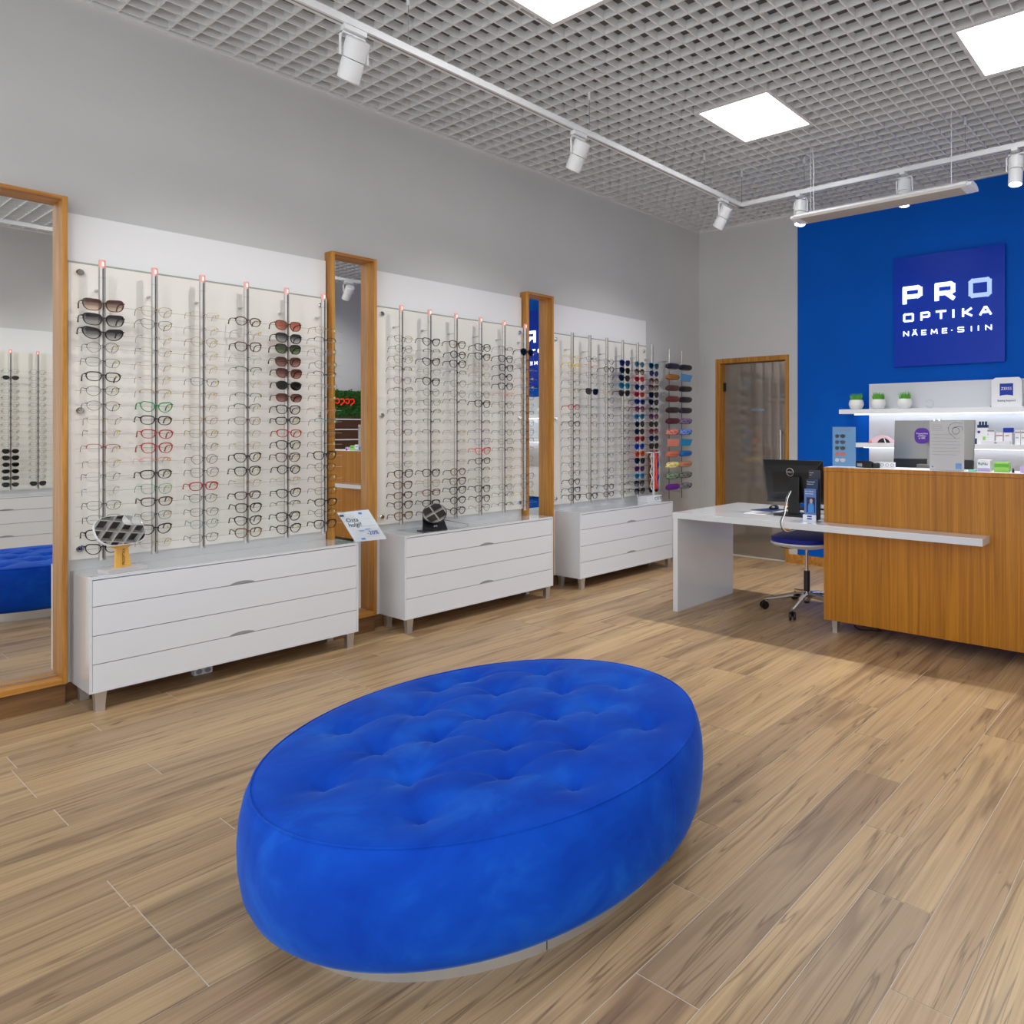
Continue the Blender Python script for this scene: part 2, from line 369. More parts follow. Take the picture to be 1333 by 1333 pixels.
add('power_cord', MB().tube([(2.385, 5.03, 3.245), (2.375, 5.04, 3.4), (2.39, 5.02, 3.6), (2.37, 5.03, H+.03)], .0045, 6), 'white', t, smooth=True)

# ---------------------------------------------------------------- wall displays: white board, frosted glass, standoffs
panels = [('left', 1.062, 2.342, (1.172, 1.391, 1.61, 1.831, 2.052, 2.272)), ('middle', 2.668, 3.945, (2.799, 3.018, 3.235, 3.452, 3.671, 3.887)), ('far', 4.256, 5.512, (4.406, 4.622, 4.84, 5.056, 5.271, 5.487))]
for nm, a, b, ys in panels:
    t = tag(add('backing_board', box(.003, a-.006, .101, .028, b+(.03 if nm == 'far' else .006), 2.622), 'board'), 'tall white gloss backing board behind the %s eyeglasses display' % nm, 'board')
    t = thing('display_glass', 'frosted glass panel behind the %s group of eyeglasses rods' % nm, 'glass panel', (.05, (a+b)/2, .76))
    add('pane', box(.048, a, .757, .058, b, 2.352 if nm != 'far' else 2.34), 'frost', t, bevel=.001)
    zt_ = 2.352 if nm != 'far' else 2.34
    add('polished_edge', MB().box(.047, a, zt_+.0003, .0585, b, zt_+.009), 'edge', t)
    for y in (a+.045, b-.04):
        for z in (.815, 1.56, 2.305 if nm != 'far' else 2.29):
            mb = MB().lathe([(.0155, 0), (.0165, .004), (.0165, .012), (.012, .016)], seg=14); mb.v = [(.058+v[2], y+v[0], z+v[1]) for v in mb.v]
            add('standoff', mb, 'chrome', t, smooth=True)
            mb = MB().lathe([(.008, -.03), (.008, -.01)], seg=8); mb.v = [(.058+v[2], y+v[0], z+v[1]) for v in mb.v]
            add('standoff_stem', mb, 'chrome', t)

# ---------------------------------------------------------------- wall mirrors in oak frames
def wall_mirror(y0, y1, label, zb=.115, zt=2.69):
    t = thing('wall_mirror', label, 'mirror', (.05, (y0+y1)/2, 0))
    th = .021
    add('mirror_glass', box(.004, y0+th, zb+.04, .010, y1-th, zt-th), 'mirror', t)
    add('side_board', box(.0, y0, zb, .102, y0+th, zt), 'oak', t, bevel=.0012); add('side_board', box(.0, y1-th, zb, .102, y1, zt), 'oak', t, bevel=.0012)
    add('top_board', box(.0, y0+th, zt-th, .102, y1-th, zt), 'oaky', t, bevel=.0012); add('bottom_board', box(.0, y0+th, zb+.002, .102, y1-th, zb+.032), 'oaky', t, bevel=.0012)
    add('plinth', box(.013, y0+.004, 0, .075, y1-.004, zb-.001), 'tilebase', t)
wall_mirror(.70, 1.052, 'tall oak framed wall mirror at the left edge, reflecting the blue ottoman')
wall_mirror(2.353, 2.657, 'tall narrow oak framed mirror between the left and middle drawer units', zt=2.685)
wall_mirror(3.956, 4.247, 'tall narrow oak framed mirror reflecting the blue sign, between middle and far displays', zt=2.672)

# ---------------------------------------------------------------- low drawer units
def drawer_unit(y0, y1, label, hy, flip=1, xf=.365, xb=.03):
    t = thing('drawer_unit', label, 'cabinet', ((xf+xb)/2, (y0+y1)/2, 0)); zt, zb = .696, .102; e = .011
    sg = 1 if xf > xb else -1
    def bx(x0, a, z0, x1, b, z1): return box(min(x0, x1), a, z0, max(x0, x1), b, z1)
    c = MB()
    for q in ((xb, y0, zb, xf, y0+e, zt), (xb, y1-e, zb, xf, y1, zt), (xb, y0+e, zt-e, xf, y1-e, zt), (xb, y0+e, zb, xf, y1-e, zb+e), (xb, y0+e, zb+e, xb+.01*sg, y1-e, zt-e)):
        c.box(min(q[0], q[3]), q[1], q[2], max(q[0], q[3]), q[4], q[5])
    add('carcass', c, 'gloss', t)
    add('glass_top', bx(xb+.004*sg, y0+.006, zt+.0003, xf-.006*sg, y1-.006, zt+.004), 'glasstop', t)
    add('recess', bx(xb+.012*sg, y0+.012, zb+.012, xf-.03*sg, y1-.012, zt-.012), 'gap', t)
    zs = [zb+.002, .2485, .396, .546, zt-.0135]
    for k in range(4):
        d = add('drawer', bx(xf-.022*sg, y0+e+.0015, zs[k]+.0018, xf-.0005*sg, y1-e-.0015, zs[k+1]-.0018), 'white', t)
        if k in (0, 2):   # curved finger pull cut at the upper edge of the drawer
            poly = [(-.065, .0)]+[(-.065+.13*i/12, .017*math.sin(math.pi*i/12)**.6) for i in range(1, 12)]+[(.065, .0)]
            zz = zs[k+1]
            add('finger_pull', MB().prism(poly, (xf-.001*sg, hy, zz+.001), (0, 1, 0), (0, 0, 1), (sg, 0, 0), .0018), 'greypl', d)
    for x in (xf-.032*sg, xb+.03*sg):
        for y in (y0+.045, y1-.045):
            add('leg', MB().lathe([(.034, .101), (.031, .06), (.0245, .004), (.0245, 0)], (x, y, 0), 4).__class__() if 0 else leg_mb(x, y), 'steel', t)
    return t
def leg_mb(x, y):
    mb = MB(); w0, w1 = .024, .019
    mb.v = [(x+sx*w, y+sy*w, z) for z, w in ((0, w1), (.03, w1), (.101, w0)) for sx, sy in ((-1,-1),(1,-1),(1,1),(-1,1))]
    for k in range(2):
        for i in range(4): mb.f.append((k*4+i, k*4+(i+1) % 4, k*4+4+(i+1) % 4, k*4+4+i))
    mb.f += [(3, 2, 1, 0), (8, 9, 10, 11)]
    return mb
drawer_unit(1.077, 2.398, 'white gloss drawer unit at left with four wide drawers, holding the wooden hand mirror', 1.74)
drawer_unit(2.714, 4.02, 'white gloss drawer unit in the middle, holding the round black tilting mirror', 3.37)
drawer_unit(4.322, 5.592, 'white gloss drawer unit farthest along the left wall behind the white desk', 4.976)
# power strip below the left unit
t = thing('power_strip', 'white power strip on the floor under the left drawer unit', 'power strip', (.12, 1.63, 0))
add('body', box(.09, 1.58, .001, .14, 1.67, .040), 'white', t, bevel=.004)
for k in range(2):
    mb = MB().lathe([(.015, 0), (.015, .002)], seg=14); mb.v = [(.14+v[2], 1.603+.042*k+v[0], .023+v[1]) for v in mb.v]; add('socket', mb, 'inkgrey', t)

# ---------------------------------------------------------------- eyewear
ORD = ['topmost', 'second', 'third', 'fourth', 'fifth', 'sixth', 'seventh', 'eighth', 'ninth', 'tenth', 'eleventh', 'twelfth', 'thirteenth', 'fourteenth', 'fifteenth', 'sixteenth', 'seventeenth', 'lowest']
ORR = ['first', 'second', 'third', 'fourth', 'fifth', 'last']
FC = {'k': ('black', (22, 20, 22)), 'b': ('dark brown', (74, 46, 34)), 't': ('tortoiseshell', (104, 62, 34)), 'g': ('thin gold', (186, 150, 96)), 's': ('silver', (168, 166, 164)), 'n': ('gunmetal', (84, 84, 90)),
      'r': ('red', (168, 26, 34)), 'G': ('green', (18, 140, 84)), 'p': ('coral pink', (240, 140, 110)), 'c': ('clear', (196, 190, 184)), 'u': ('blue', (30, 60, 140)), 'v': ('purple', (112, 40, 110)),
      'y': ('yellow', (232, 200, 30)), 'T': ('teal', (30, 130, 130)), 'o': ('orange', (214, 90, 24)), 'l': ('sky blue', (60, 150, 200)), 'R': ('bright red', (222, 40, 40)), 'B': ('royal blue', (16, 74, 200))}
FM = {k: mat('frame_'+v[0].replace(' ', '_'), v[1], .3, .85 if k in 'gsn' else 0) for k, v in FC.items()}
LENS = {None: lens('clear_lens', (.965, .968, .965), None, .045)}
for k, (a, b) in {'b': ((84, 50, 48), (236, 212, 192)), 'k': ((44, 42, 54), (206, 206, 208)), 'p': ((196, 110, 90), (220, 150, 130)), 'G': ((70, 90, 56), (140, 160, 120)), 'm': ((110, 60, 58), (190, 140, 135)),
                  'd': ((26, 26, 28), (40, 40, 42)), 'u': ((30, 34, 80), (60, 66, 120)), 'l': ((40, 120, 160), (90, 160, 190)), 'R': ((150, 30, 30), (190, 60, 50)), 'B': ((20, 60, 190), (40, 90, 210)), 'o': ((190, 80, 20), (220, 110, 40)), 'v': ((80, 30, 100), (110, 60, 130))}.items():
    LENS[k] = lens('tinted_lens_'+k, a, b, .07)
TAGM = mat('pale_yellow_tag', (226, 206, 120), .5)
LSTY = {'rect': (.059, .047, 3.1, 0), 'oval': (.057, .050, 2.3, 0), 'round': (.055, .055, 2.0, 0), 'cat': (.060, .053, 2.6, .008), 'way': (.059, .055, 2.9, .003), 'sq': (.062, .053, 3.6, .002), 'big': (.068, .056, 3.6, .004), 'bigcat': (.068, .054, 2.7, .011)}
def outline(sty, sgn, sc=1.0, n=22):
    w, h, e, lift = LSTY[sty]; w *= sc; h *= sc; br = .017*sc; out = []
    for i in range(n):
        t = 2*math.pi*i/n; c, s = math.cos(t), math.sin(t)
        y = w/2*math.copysign(abs(c)**(2/e), c); z = h/2*math.copysign(abs(s)**(2/e), s)
        if z < 0: y *= 1-.22*(abs(z)/(h/2))
        z += lift*(y/(w/2)) if y > 0 else 0
        Y = sgn*(w/2+br/2+y); out.append((-.9*Y*Y, Y, z))
    return out
MC = {}
def eye_parts(kind, sty, fc, lc, tint_key):
    """returns list of (part name, mesh)"""
    key = (kind, sty, fc, lc)
    if key in MC: return MC[key]
    r = {'F': .0026, 'S': .0027, 'm': .0013, 'o': .0014, 'h': .0012, 'w': .00055, 'W': .0004}[kind]
    sc = 1.06 if lc else 1.0
    w, h, e, lift = LSTY[sty]; w *= sc; h *= sc; br = .017*sc
    fm = FM[fc]; parts = []; fr = MB()
    for sg in (-1, 1):
        o = outline(sty, sg, sc)
        if kind in 'hS' and kind == 'h':
            top = [p for p in o[:12]]; fr.tube(top, .0021, 4)
        else:
            fr.tube(o, r, 4, True, 1.25 if kind in 'FS' else 1)
        if kind in 'FS': fr.tube([o[i] for i in range(1, 10)], [r*1.1]+[r*1.5]*7+[r*1.1], 4)
    z = h*.16; yb = br/2+.002
    fr.tube([(-.0005, -yb-.002, z-.003), (.001, -yb*.5, z+.003), (.001, yb*.5, z+.003), (-.0005, yb+.002, z-.003)], max(r, .0011)*1.15, 5)
    ex = w+br/2; zt = h*.24+lift*.8
    for sg in (-1, 1): fr.tube([(-.9*ex*ex, sg*(ex-.004), zt), (-.9*ex*ex-.004, sg*(ex+.004), zt)], max(r, .0013)*1.5, 5)
    parts.append(('frame', fr.mesh('frame', fm)))
    for sg in (-1, 1):
        o = outline(sty, sg, sc*.985); lm = MB(); lm.v = list(o); lm.f = [tuple(range(len(o)))]
        parts.append(('lens', lm.mesh('lens', LENS[lc])))
    for sg in (-1, 1):
        x0 = -.9*ex*ex-.004; Y = sg*(ex+.004); rt = max(r, .0012)*1.1
        tm = MB().tube([(x0, Y, zt), (x0-.03, Y*.985, zt+.0005), (x0-.066, Y*.95, zt-.001), (x0-.088, Y*.92, zt-.012), (x0-.097, Y*.90, zt-.034)], [rt*1.3, rt, rt, rt*1.2, rt*1.6], 4)
        parts.append(('temple', tm.mesh('temple', fm)))
    MC[key] = parts; return parts
tagmesh = box(-.019, .056, -.001, -.006, .0605, .013).mesh('price_tag', TAGM)
SN = {'rect': 'rectangular', 'oval': 'oval', 'round': 'round', 'cat': 'cat-eye', 'way': 'square-eyed', 'sq': 'large square', 'big': 'oversized square', 'bigcat': 'oversized cat-eye'}
KN = {'F': 'full-rim', 'm': 'thin-rimmed', 'o': 'thin-rimmed', 'h': 'half-rim', 'w': 'rimless', 'W': 'rimless'}
def place_eyewear(code, pn, ri, k, x, y, z, tagp):
    """code: kind, frame colour, [style digit], [lens colour]"""
    kind, fc = code[0], code[1]; sun = kind == 'S'
    ss = ['rect', 'oval', 'way', 'cat', 'round', 'sq', 'big', 'bigcat']; sty = None; lc = None
    for ch in code[2:]:
        if ch.isdigit(): sty = ss[int(ch)]
        else: lc = ch
    if sty is None: sty = random.choice({'F': ['rect', 'way', 'oval', 'cat'], 'm': ['rect', 'oval', 'way'], 'h': ['rect', 'cat'], 'w': ['rect', 'oval'], 'S': ['way', 'cat', 'oval']}[kind])
    if sun and lc is None: lc = 'k'
    if sun:
        lab = '%s %s sunglasses, %s on the %s rod of the %s display' % (FC[fc][0], SN[sty], ORD[k], ORR[ri], pn)
        t = thing('sunglasses', lab, 'sunglasses', (x, y, z), group='sunglasses on the wall display rods')
    else:
        lab = '%s %s eyeglasses, %s on the %s rod of the %s display' % (FC[fc][0], KN[kind], ORD[k], ORR[ri], pn)
        t = thing('eyeglasses', lab, 'eyeglasses', (x, y, z), group='eyeglasses on the wall display rods')
    t.rotation_euler = (R(random.uniform(-2.2, 2.2)), R(random.uniform(-2, 7)), R(random.uniform(-2.5, 2.5)))
    for nme, me in eye_parts(kind, sty, fc, lc, None): link(nme, me, t)
    if tagp and not sun and random.random() < tagp: link('price_tag', tagmesh, t)
PAL = {
 'left': ['Sb6b Sk6k Sk7k mn4 mn Fk0 mk mb1 wg wg hr0 wg wb ws mk0 mk0 Fk2 Fk3', 'mg mb3 ws wb wg wg hg FG3 Fk0 Fr0 Fr2 hp Fk0 mG Fb0 mn0 Fk3 wg', 'wg0 ws mg4 wg wg mb0 wg wg mg0 mg0 wb mb4 mb2 Fr0 mk1 mk0 mT1 mb0',
          'Fb1 wg Fb2 ws hk ws hn hk mb0 ws wg Fk3 Fk2 wg Fb0 Fk2 Fk3 Ft2', 'St2p Sk2k Sk2G Sb2m Sb2m Sk1d Sb0m Fk2 Fk0 Fr0 Fk2 Fb2 Fk4 wg Fk3 hn Fk2 Fk3', 'mg1 hk ms mn hn hs wb wp hT mn wn Fk2 mk4 mb0 mk Fk0 mk1 Fk2'],
 'middle': ['mk1 mk4 mb2 hb mv1 hb ms mn wn mb0 ws wn ms Fk2 Ft2 Fb0 Fb2 Ft2', 'Fk3 hk Fk3 ms Fk2 mk4 mn0 hn hn hn ws ws ws Fk2 mg Ft0 Fk0 Fk0', 'Fb2 Fk4 Fk2 hk mb4 mb4 hb ms wb wg ws ws ws Ft4 Fb2 Fk2 Fk4 Fk4',
            'Fk2 Fk3 mg4 mg4 hg mk4 Fk2 ms hb hv mu3 FR3 Fk0 hk mb1 Fk2 Fb4 mk4', 'hb Fk2 Fk2 Fk4 Fk2 hp mk2 hb ms mn mb hn ws wn wg mk1 hk hk', 'Sk4d mn4 mn wg ms mb wk hk mb1 mn mk0 wg mg wg mn mn4 mg mn4'],
 'far': ['my4 Fy3 mg mb1 mg wg Fr1 mk4 Fb1 mb2 hn mk2 mg1 mk4 mb4 Fb4 Fk0 Fk2', 'mk1 hp mk2 ws Sk5d ws hT mn0 mr1 wg mk0 wg ms wg mk0 wg hk Fk2', 'mk4 Fk1 mn mk0 mg mn2 ws mk1 mk ws mk wg mk wg mn hk Fk1 Fk0',
         'Su2u Sk2d Sn2d Sl2l Sk2d wg mk1 mn mk4 mk2 hk mn hk mn wg mn4 hk mk2', 'Ss4l Sb4b SR0R Su4u SR0R Su0u Sv4m Sl1l Sk4d Sk4d Sr1R SB4B So4o Sk2d Sv1v Sl1l Sk2k Sk2k', 'ST2u Su4u Sb4b Sb2b Sk2d Sk3d Sn1b Sv4m Sk4d Sr4m Sk4u Sk2d Sr0R Sk4d Sk4d Sk4d Sk2d Sk2d']}
random.seed(11)
rodmesh = {}
def display_rod(x, y, z0, z1, label, red, nz, zs, sg=1, bracket=True):
    t = thing('display_rod', label, 'display rod', (x, y, z0), group='steel rods that hold the eyeglasses')
    key = (sg, red, round(z1-z0, 3))
    if key not in rodmesh:
        h = z1-z0; tp = .042 if red else .0
        a = MB().lathe([(.0142, 0), (.0142, h-tp)], seg=14).mesh('tube', M['rod'], True)
        b = MB().box(min(sg*.0135, sg*.0147), -.0018, .01, max(sg*.0135, sg*.0147), .0016, h-tp-.005).mesh('slot', M['slot'])
        c = d = None
        if red:
            c = MB().lathe([(.0142, h-tp), (.0142, h-.003), (.011, h)], seg=14).mesh('lock_tip', M['tip'], True)
            d = MB().box(min(sg*.0130, sg*.0150), -.004, h-.034, max(sg*.0130, sg*.0150), .004, h-.012).mesh('tip_light', M['tipw'])
        e = MB().lathe([(.0146, h*.94), (.0146, h*.94+.002)], seg=14).mesh('joint_ring', M['greypl'])
        rodmesh[key] = (a, b, c, d, e)
    for nme, me in zip(('tube', 'slot', 'lock_tip', 'tip_light', 'joint_ring'), rodmesh[key]):
        if me: link(nme, me, t)
    for z in (z1-.155,):
        xw = x-.105*sg
        add('wall_pin', MB().tube([(x, y, z), (xw, y, z)], .003, 6), 'steel', t)
        add('pin_foot', MB().tube([(xw-.0*sg, y, z), (xw+.022*sg, y, z)], .0075, 10), 'steel', t)
    if 'peg' not in rodmesh:
        rodmesh['peg'] = MB().tube([(0, -.108, 0), (0, .108, 0)], .0013, 4).mesh('peg', M['peg']); rodmesh['hook'] = MB().tube([(0, 0, 0), (.012, 0, 0), (.022, 0, .003)], .0028, 5).mesh('hook', M['hook'])
    for z in zs:
        p = link('peg', rodmesh['peg'], t); p.location = (.016*sg, 0, z-z0)
        p = link('hook', rodmesh['hook'], t); p.location = (.012*sg, 0, z-z0+.006); p.rotation_euler = (0, 0, 0 if sg > 0 else math.pi)
    return t
GX = .195; PITCH = .0765; ZTOP = 2.122
for nm, a, b, ys in panels:
    for ri, y in enumerate(ys):
        zs = [ZTOP-PITCH*k for k in range(18)]
        display_rod(.165, y, .757, 2.370 if nm != 'far' else 2.355, 'slim steel eyeglasses rod, %s from the left on the %s display' % (ORR[ri] if ri < 5 else 'sixth', nm), nm != 'far', 18, zs)
        for k, code in enumerate(PAL[nm][ri].split()):
            place_eyewear(code, nm, ri, k, GX, y+random.uniform(-.004, .004), zs[k]+random.uniform(-.004, .004), .8 if nm == 'left' else .45 if nm == 'middle' else .1)

# two thin cable rods with soft cases
cc = [[(30, 24, 56), (20, 20, 22)], [(150, 98, 40), (90, 150, 206)], [(84, 44, 36), (22, 20, 20)], [(112, 44, 34), (32, 30, 30)], [(52, 24, 26), (34, 36, 50)], [(86, 26, 40), (52, 30, 66)],
      [(150, 60, 44), (40, 80, 160)], [(244, 150, 130), (40, 150, 210)], [(214, 120, 90), (20, 110, 190)], [(226, 160, 70), (206, 140, 104)], [(50, 74, 44), (44, 46, 40)], [(104, 30, 140), (44, 44, 46)]]
cn = [['navy', 'black'], ['tan', 'light blue'], ['dark brown', 'black'], ['rust brown', 'charcoal'], ['dark maroon', 'dark grey'], ['wine red', 'dark purple patterned'], ['red patterned', 'blue patterned'], ['salmon pink', 'cyan'], ['peach and rust', 'bright blue'], ['orange yellow patterned', 'peach'], ['green patterned', 'dark green patterned'], ['purple', 'black and grey']]
def pattern_mat(name, c, c2):
    m, t, b = nt(name); v = t.nodes.new('ShaderNodeTexVoronoi'); v.inputs['Scale'].default_value = 42; t.links.new(coords(t), v.inputs[0])
    t.links.new(ramp(t, v.outputs['Color'], [(.35, c), (.5, c2)]), b.inputs['Base Color']); b.inputs['Roughness'].default_value = .5; return m
for ci, y in enumerate((5.760, 5.974)):
    t = thing('case_rod', 'thin cable rod with eyeglass cases, %s of the pair right of the far display' % ('left' if ci == 0 else 'right'), 'display rod', (.165, y, .69))
    add('upper_tube', MB().lathe([(.012, 1.40), (.012, 1.642), (.010, 1.646)], (.165, y, .69), 12), 'rod', t, smooth=True)
    add('cable', MB().tube([(.165, y, .69), (.165, y, 2.1)], .0035, 6), 'blackm', t)
    for z in (2.2, .76): add('wall_pin', MB().tube([(.165, y, z), (0.0, y, z)], .004, 6), 'steel', t)
    for k in range(12):
        z = 2.135-.1195*k; add('holder', box(.165, y-.05, z-.034, .235, y+.05, z-.031), 'clearp', t)
        shape = (k+ci) % 3; c = cc[k][ci]
        m = pattern_mat('case_pattern', c, tuple(min(255, v+90) for v in c)) if 'pattern' in cn[k][ci] or (k, ci) == (11, 1) else mat('case_fabric', c, .38, coat=.3)
        o = thing('eyeglass_case', '%s eyeglass case, %s down on the %s case rod' % (cn[k][ci], ORD[k] if k < 11 else 'lowest', 'left' if ci == 0 else 'right'), 'case', (.215, y, z-.030), group='eyeglass cases right of the far display')
        mb = MB()
        if k in (7,) or (k, ci) == (1, 1):
            mb.prism([(-.085, 0), (.08, 0), (.095, .075), (-.10, .085)], (-.004, 0, .002), (0, 1, 0), (.25, 0, .97), (1, 0, 0), .012); add('pouch', mb, m, o, bevel=.003, world=False)
        else:
            L2 = .096; n = 9
            for i in range(n+1):
                s = -1+2*i/n; rr = (1-abs(s)**5*.45); yy = s*L2
                for q in range(10):
                    a = 2*math.pi*q/10; ca, sa = math.cos(a), math.sin(a); mb.v.append((.034*rr*math.copysign(abs(ca)**.7, ca), yy+.010*sa, .036+.036*rr*math.copysign(abs(sa)**.6, sa)*(1 if sa > 0 else .85)))
            for i in range(n):
                for q in range(10): mb.f.append((i*10+q, i*10+(q+1) % 10, i*10+10+(q+1) % 10, i*10+10+q))
            mb.f += [tuple(range(9, -1, -1)), tuple(n*10+q for q in range(10))]
            add('shell', mb, m, o, True, world=False)
            add('lid_seam', MB().tube([(.0350*(1-abs(s)**5*.45), s*L2, .036) for s in [-.95+1.9*i/8 for i in range(9)]], .0012, 4), 'blackm', o, world=False)

# the opposite wall display, seen only in the mirrors (past 300 of a kind: one joined object)
for nm, a, b, ys in (('opposite', 1.30, 2.62, (1.48, 1.70, 1.92, 2.14, 2.36)),):
    tag(add('backing_board', box(XR-.028, a, .101, XR-.003, b, 2.622), 'board'), 'white backing board on the right wall, seen in the left mirror', 'board')
    tag(add('display_glass', box(XR-.058, a, .757, XR-.048, b, 2.352), 'frost'), 'frosted glass panel on the right wall, seen in the left mirror', 'glass panel')
    st = MB(); sl = MB()
    for ri, y in enumerate(ys):
        display_rod(XR-.12, y, .757, 2.37, 'steel eyeglasses rod on the right wall, %s from the left in the left mirror' % ORR[ri], True, 18, [ZTOP-PITCH*k for k in range(18)], sg=-1)
        for k in range(18):
            z = ZTOP-PITCH*k
            for sg in (-1, 1):
                o = [(XR-.148, y+p[1], z+p[2]) for p in outline(random.choice(['rect', 'oval', 'way']), sg, 1.0, 12)]
                st.tube(o, .0013, 4, True)
                if (ri == 2 and (k == 1 or k > 11)) or (ri == 3 and k == 17): n0 = len(sl.v); sl.v += o; sl.f.append(tuple(range(n0, n0+len(o))))
                st.tube([(XR-.148, y+sg*.066, z+.008), (XR-.085, y+sg*.062, z+.008), (XR-.07, y+sg*.06, z-.02)], .0015, 4)
            st.tube([(XR-.148, y-.008, z+.005), (XR-.148, y+.008, z+.005)], .0014, 4)
    o = add('eyeglasses', st, FM['k']); o['kind'] = 'stuff'; tag(o, 'dark eyeglasses on the right wall rods, seen in the left mirror', 'eyeglasses')
    o = add('sunglass_lenses', sl, LENS['d'], o)
drawer_unit(1.30, 2.62, 'white drawer unit on the right wall, seen in the left mirror', 1.85, xf=XR-.365, xb=XR-.03)
# green planted shelf on the right wall, seen in the middle mirror
t = thing('shelf_rack', 'brown shelf rack topped with green foliage and red lettering, seen in the middle mirror', 'shelf', (XR-.1, 5.7, 0))
add('back_panel', box(XR-.03, 5.2, .4, XR, 6.0, 1.66), 'brownshelf', t)
gm = MB()
random.seed(4)
for i in range(900):
    y = random.uniform(5.2, 6.0); z = random.uniform(1.64, 2.07) if i < 700 else random.uniform(1.1, 1.75); y = y if i < 700 else random.uniform(5.84, 6.05); a = random.uniform(0, 6.28); d = .03
    x = XR-.03-random.uniform(0, .06); n0 = len(gm.v)
    gm.v += [(x, y, z), (x-.02, y+d*math.cos(a), z+d*math.sin(a)), (x, y+d*math.cos(a+1), z+d*math.sin(a+1))]; gm.f.append((n0, n0+1, n0+2))
o = add('foliage', gm, 'moss', t); o['kind'] = 'stuff'
add('foliage_board', box(XR-.03, 5.2, 1.66, XR, 5.85, 2.07), 'moss', t)
for k in range(6):
    z = 1.62-.16*k; add('shelf_board', box(XR-.24, 5.2, z-.018, XR-.031, 5.84, z), 'white', t)
for k in range(5): add('red_letter', MB().tube(smooth_path([(XR-.10, 5.345+.075*k, 1.925), (XR-.10, 5.385+.075*k, 1.935), (XR-.10, 5.40+.075*k, 1.89), (XR-.10, 5.37+.075*k, 1.86), (XR-.10, 5.345+.075*k, 1.885 if k % 2 else 1.83)], 3), .009, 5), 'redl', t)

# ---------------------------------------------------------------- things on the drawer units
ZC = .7003
t = thing('hand_mirror', 'rounded wooden-handled mirror standing on a grey base, left drawer unit', 'mirror', (.285, 1.225, ZC), R(14))
add('base', box(-.045, -.085, 0, .045, .09, .022), 'stand', t, world=False, bevel=.001)
add('handle', MB().prism([(-.035, 0), (.035, 0), (.027, .10), (.05, .118), (.05, .124), (-.055, .124), (-.055, .118), (-.027, .10)], (-.007, 0, .022), (0, 1, 0), (-.1, 0, 1), (1, 0, 0), .015), 'amber', t, world=False, bevel=.001)
def rrect(w, h, r, n=6):
    p = []
    for cx, cy, a0 in ((w/2-r, h/2-r, 0), (-w/2+r, h/2-r, 90), (-w/2+r, -h/2+r, 180), (w/2-r, -h/2+r, 270)):
        for i in range(n+1): a = R(a0+90*i/n); p.append((cx+r*math.cos(a), cy+r*math.sin(a)))
    return p
tl = R(30); up = (-math.sin(tl), 0, math.cos(tl)); nn = (math.cos(tl), 0, math.sin(tl))
add('mirror_frame', MB().prism(rrect(.218, .172, .07), (-.03, 0, .213), (0, 1, 0), up, nn, .012), 'white', t, world=False)
add('mirror_glass', MB().prism(rrect(.214, .168, .069), (-.03+nn[0]*.0121, 0, .213+nn[2]*.0121), (0, 1, 0), up, nn, .001), 'mirror', t, world=False)
text('PROOPTIKA', .016, t, 'logo_print', 'ink', (.013, .003, .035), (0, 0, 1), (0, -1, 0))

t = thing('table_mirror', 'round tilting mirror on a black stand, middle drawer unit', 'mirror', (.29, 2.985, ZC), R(-8))
add('stand', MB().prism([(-.09, 0), (.09, 0), (.075, .075), (.06, .12), (-.075, .12), (-.082, .06)], (-.004, 0, .006), (0, 1, 0), (-.3, 0, .95), (1, 0, 0), .010), 'black', t, world=False, bevel=.002)
add('foot', MB().prism([(-.09, -.01), (.09, -.01), (.10, .075), (-.10, .075)], (0, 0, 0), (0, 1, 0), (-1, 0, 0), (0, 0, 1), .008), 'black', t, world=False, bevel=.002)
tl = R(36); yw = R(-22)
nn = Vector((math.cos(tl)*math.cos(yw), math.cos(tl)*math.sin(yw), math.sin(tl))); uu = Vector((0, 0, 1)).cross(nn).normalized(); up = nn.cross(uu)
circ = [(math.cos(2*math.pi*i/36), math.sin(2*math.pi*i/36)) for i in range(36)]
cpt = Vector((-.005, 0, .125))
add('mirror_rim', MB().prism([(a*.083, b*.083) for a, b in circ], cpt, uu, up, nn, .012), 'black', t, world=False)
add('mirror_glass', MB().prism([(a*.079, b*.079) for a, b in circ], cpt+nn*.0121, uu, up, nn, .001), 'mirror', t, world=False)
text('EYE', .016, t, 'logo_print', 'paper', (.012, -.012, .03), (0, 1, 0), (-.3, 0, .95))
tag(add('pointer_stick', MB().tube([(.10, 3.13, ZC+.06), (.24, 3.30, ZC+.005)], .0032, 6), 'greypl'), 'thin grey stick lying beside the round black mirror', 'stick')
t = thing('glass_tray', 'clear acrylic tray lying on the middle drawer unit under the round mirror', 'tray', (.2, 3.0, ZC))
add('plate', box(-.16, -.16, 0, .16, .17, .004), 'clearp', t, world=False)

# slanted acrylic offer holder on the corner of the left unit
o = Vector((.366, 2.381, .703)); u = Vector((.13, .085, .0)).normalized()
a0, a1 = Vector((.366, 2.379, .705)), Vector((.266, 2.312, .90)); b0 = Vector((.545, 2.49, .727)); upv = (a1-a0); uv = (b0-a0)
t = thing('offer_sign', 'slanted acrylic holder with a white offer sheet reading Osta hulgi', 'sign', tuple(a0))
wv, hv = uv.length, upv.length; uu = uv.normalized(); ww = (upv-uu*upv.dot(uu)).normalized(); sk = upv.dot(uu)/hv; hv2 = upv.dot(ww)
nn = uu.cross(ww)
def qp(a, b, c, d): return [(a, b), (c, b), (c, d), (a, d)]
def skew(p): return [(x+sk*hv*(y/hv2), y) for x, y in p]
add('sheet', MB().prism(skew(qp(0, 0, wv, hv2)), (0, 0, 0), uu, ww, nn, .002), 'paper', t, world=False)
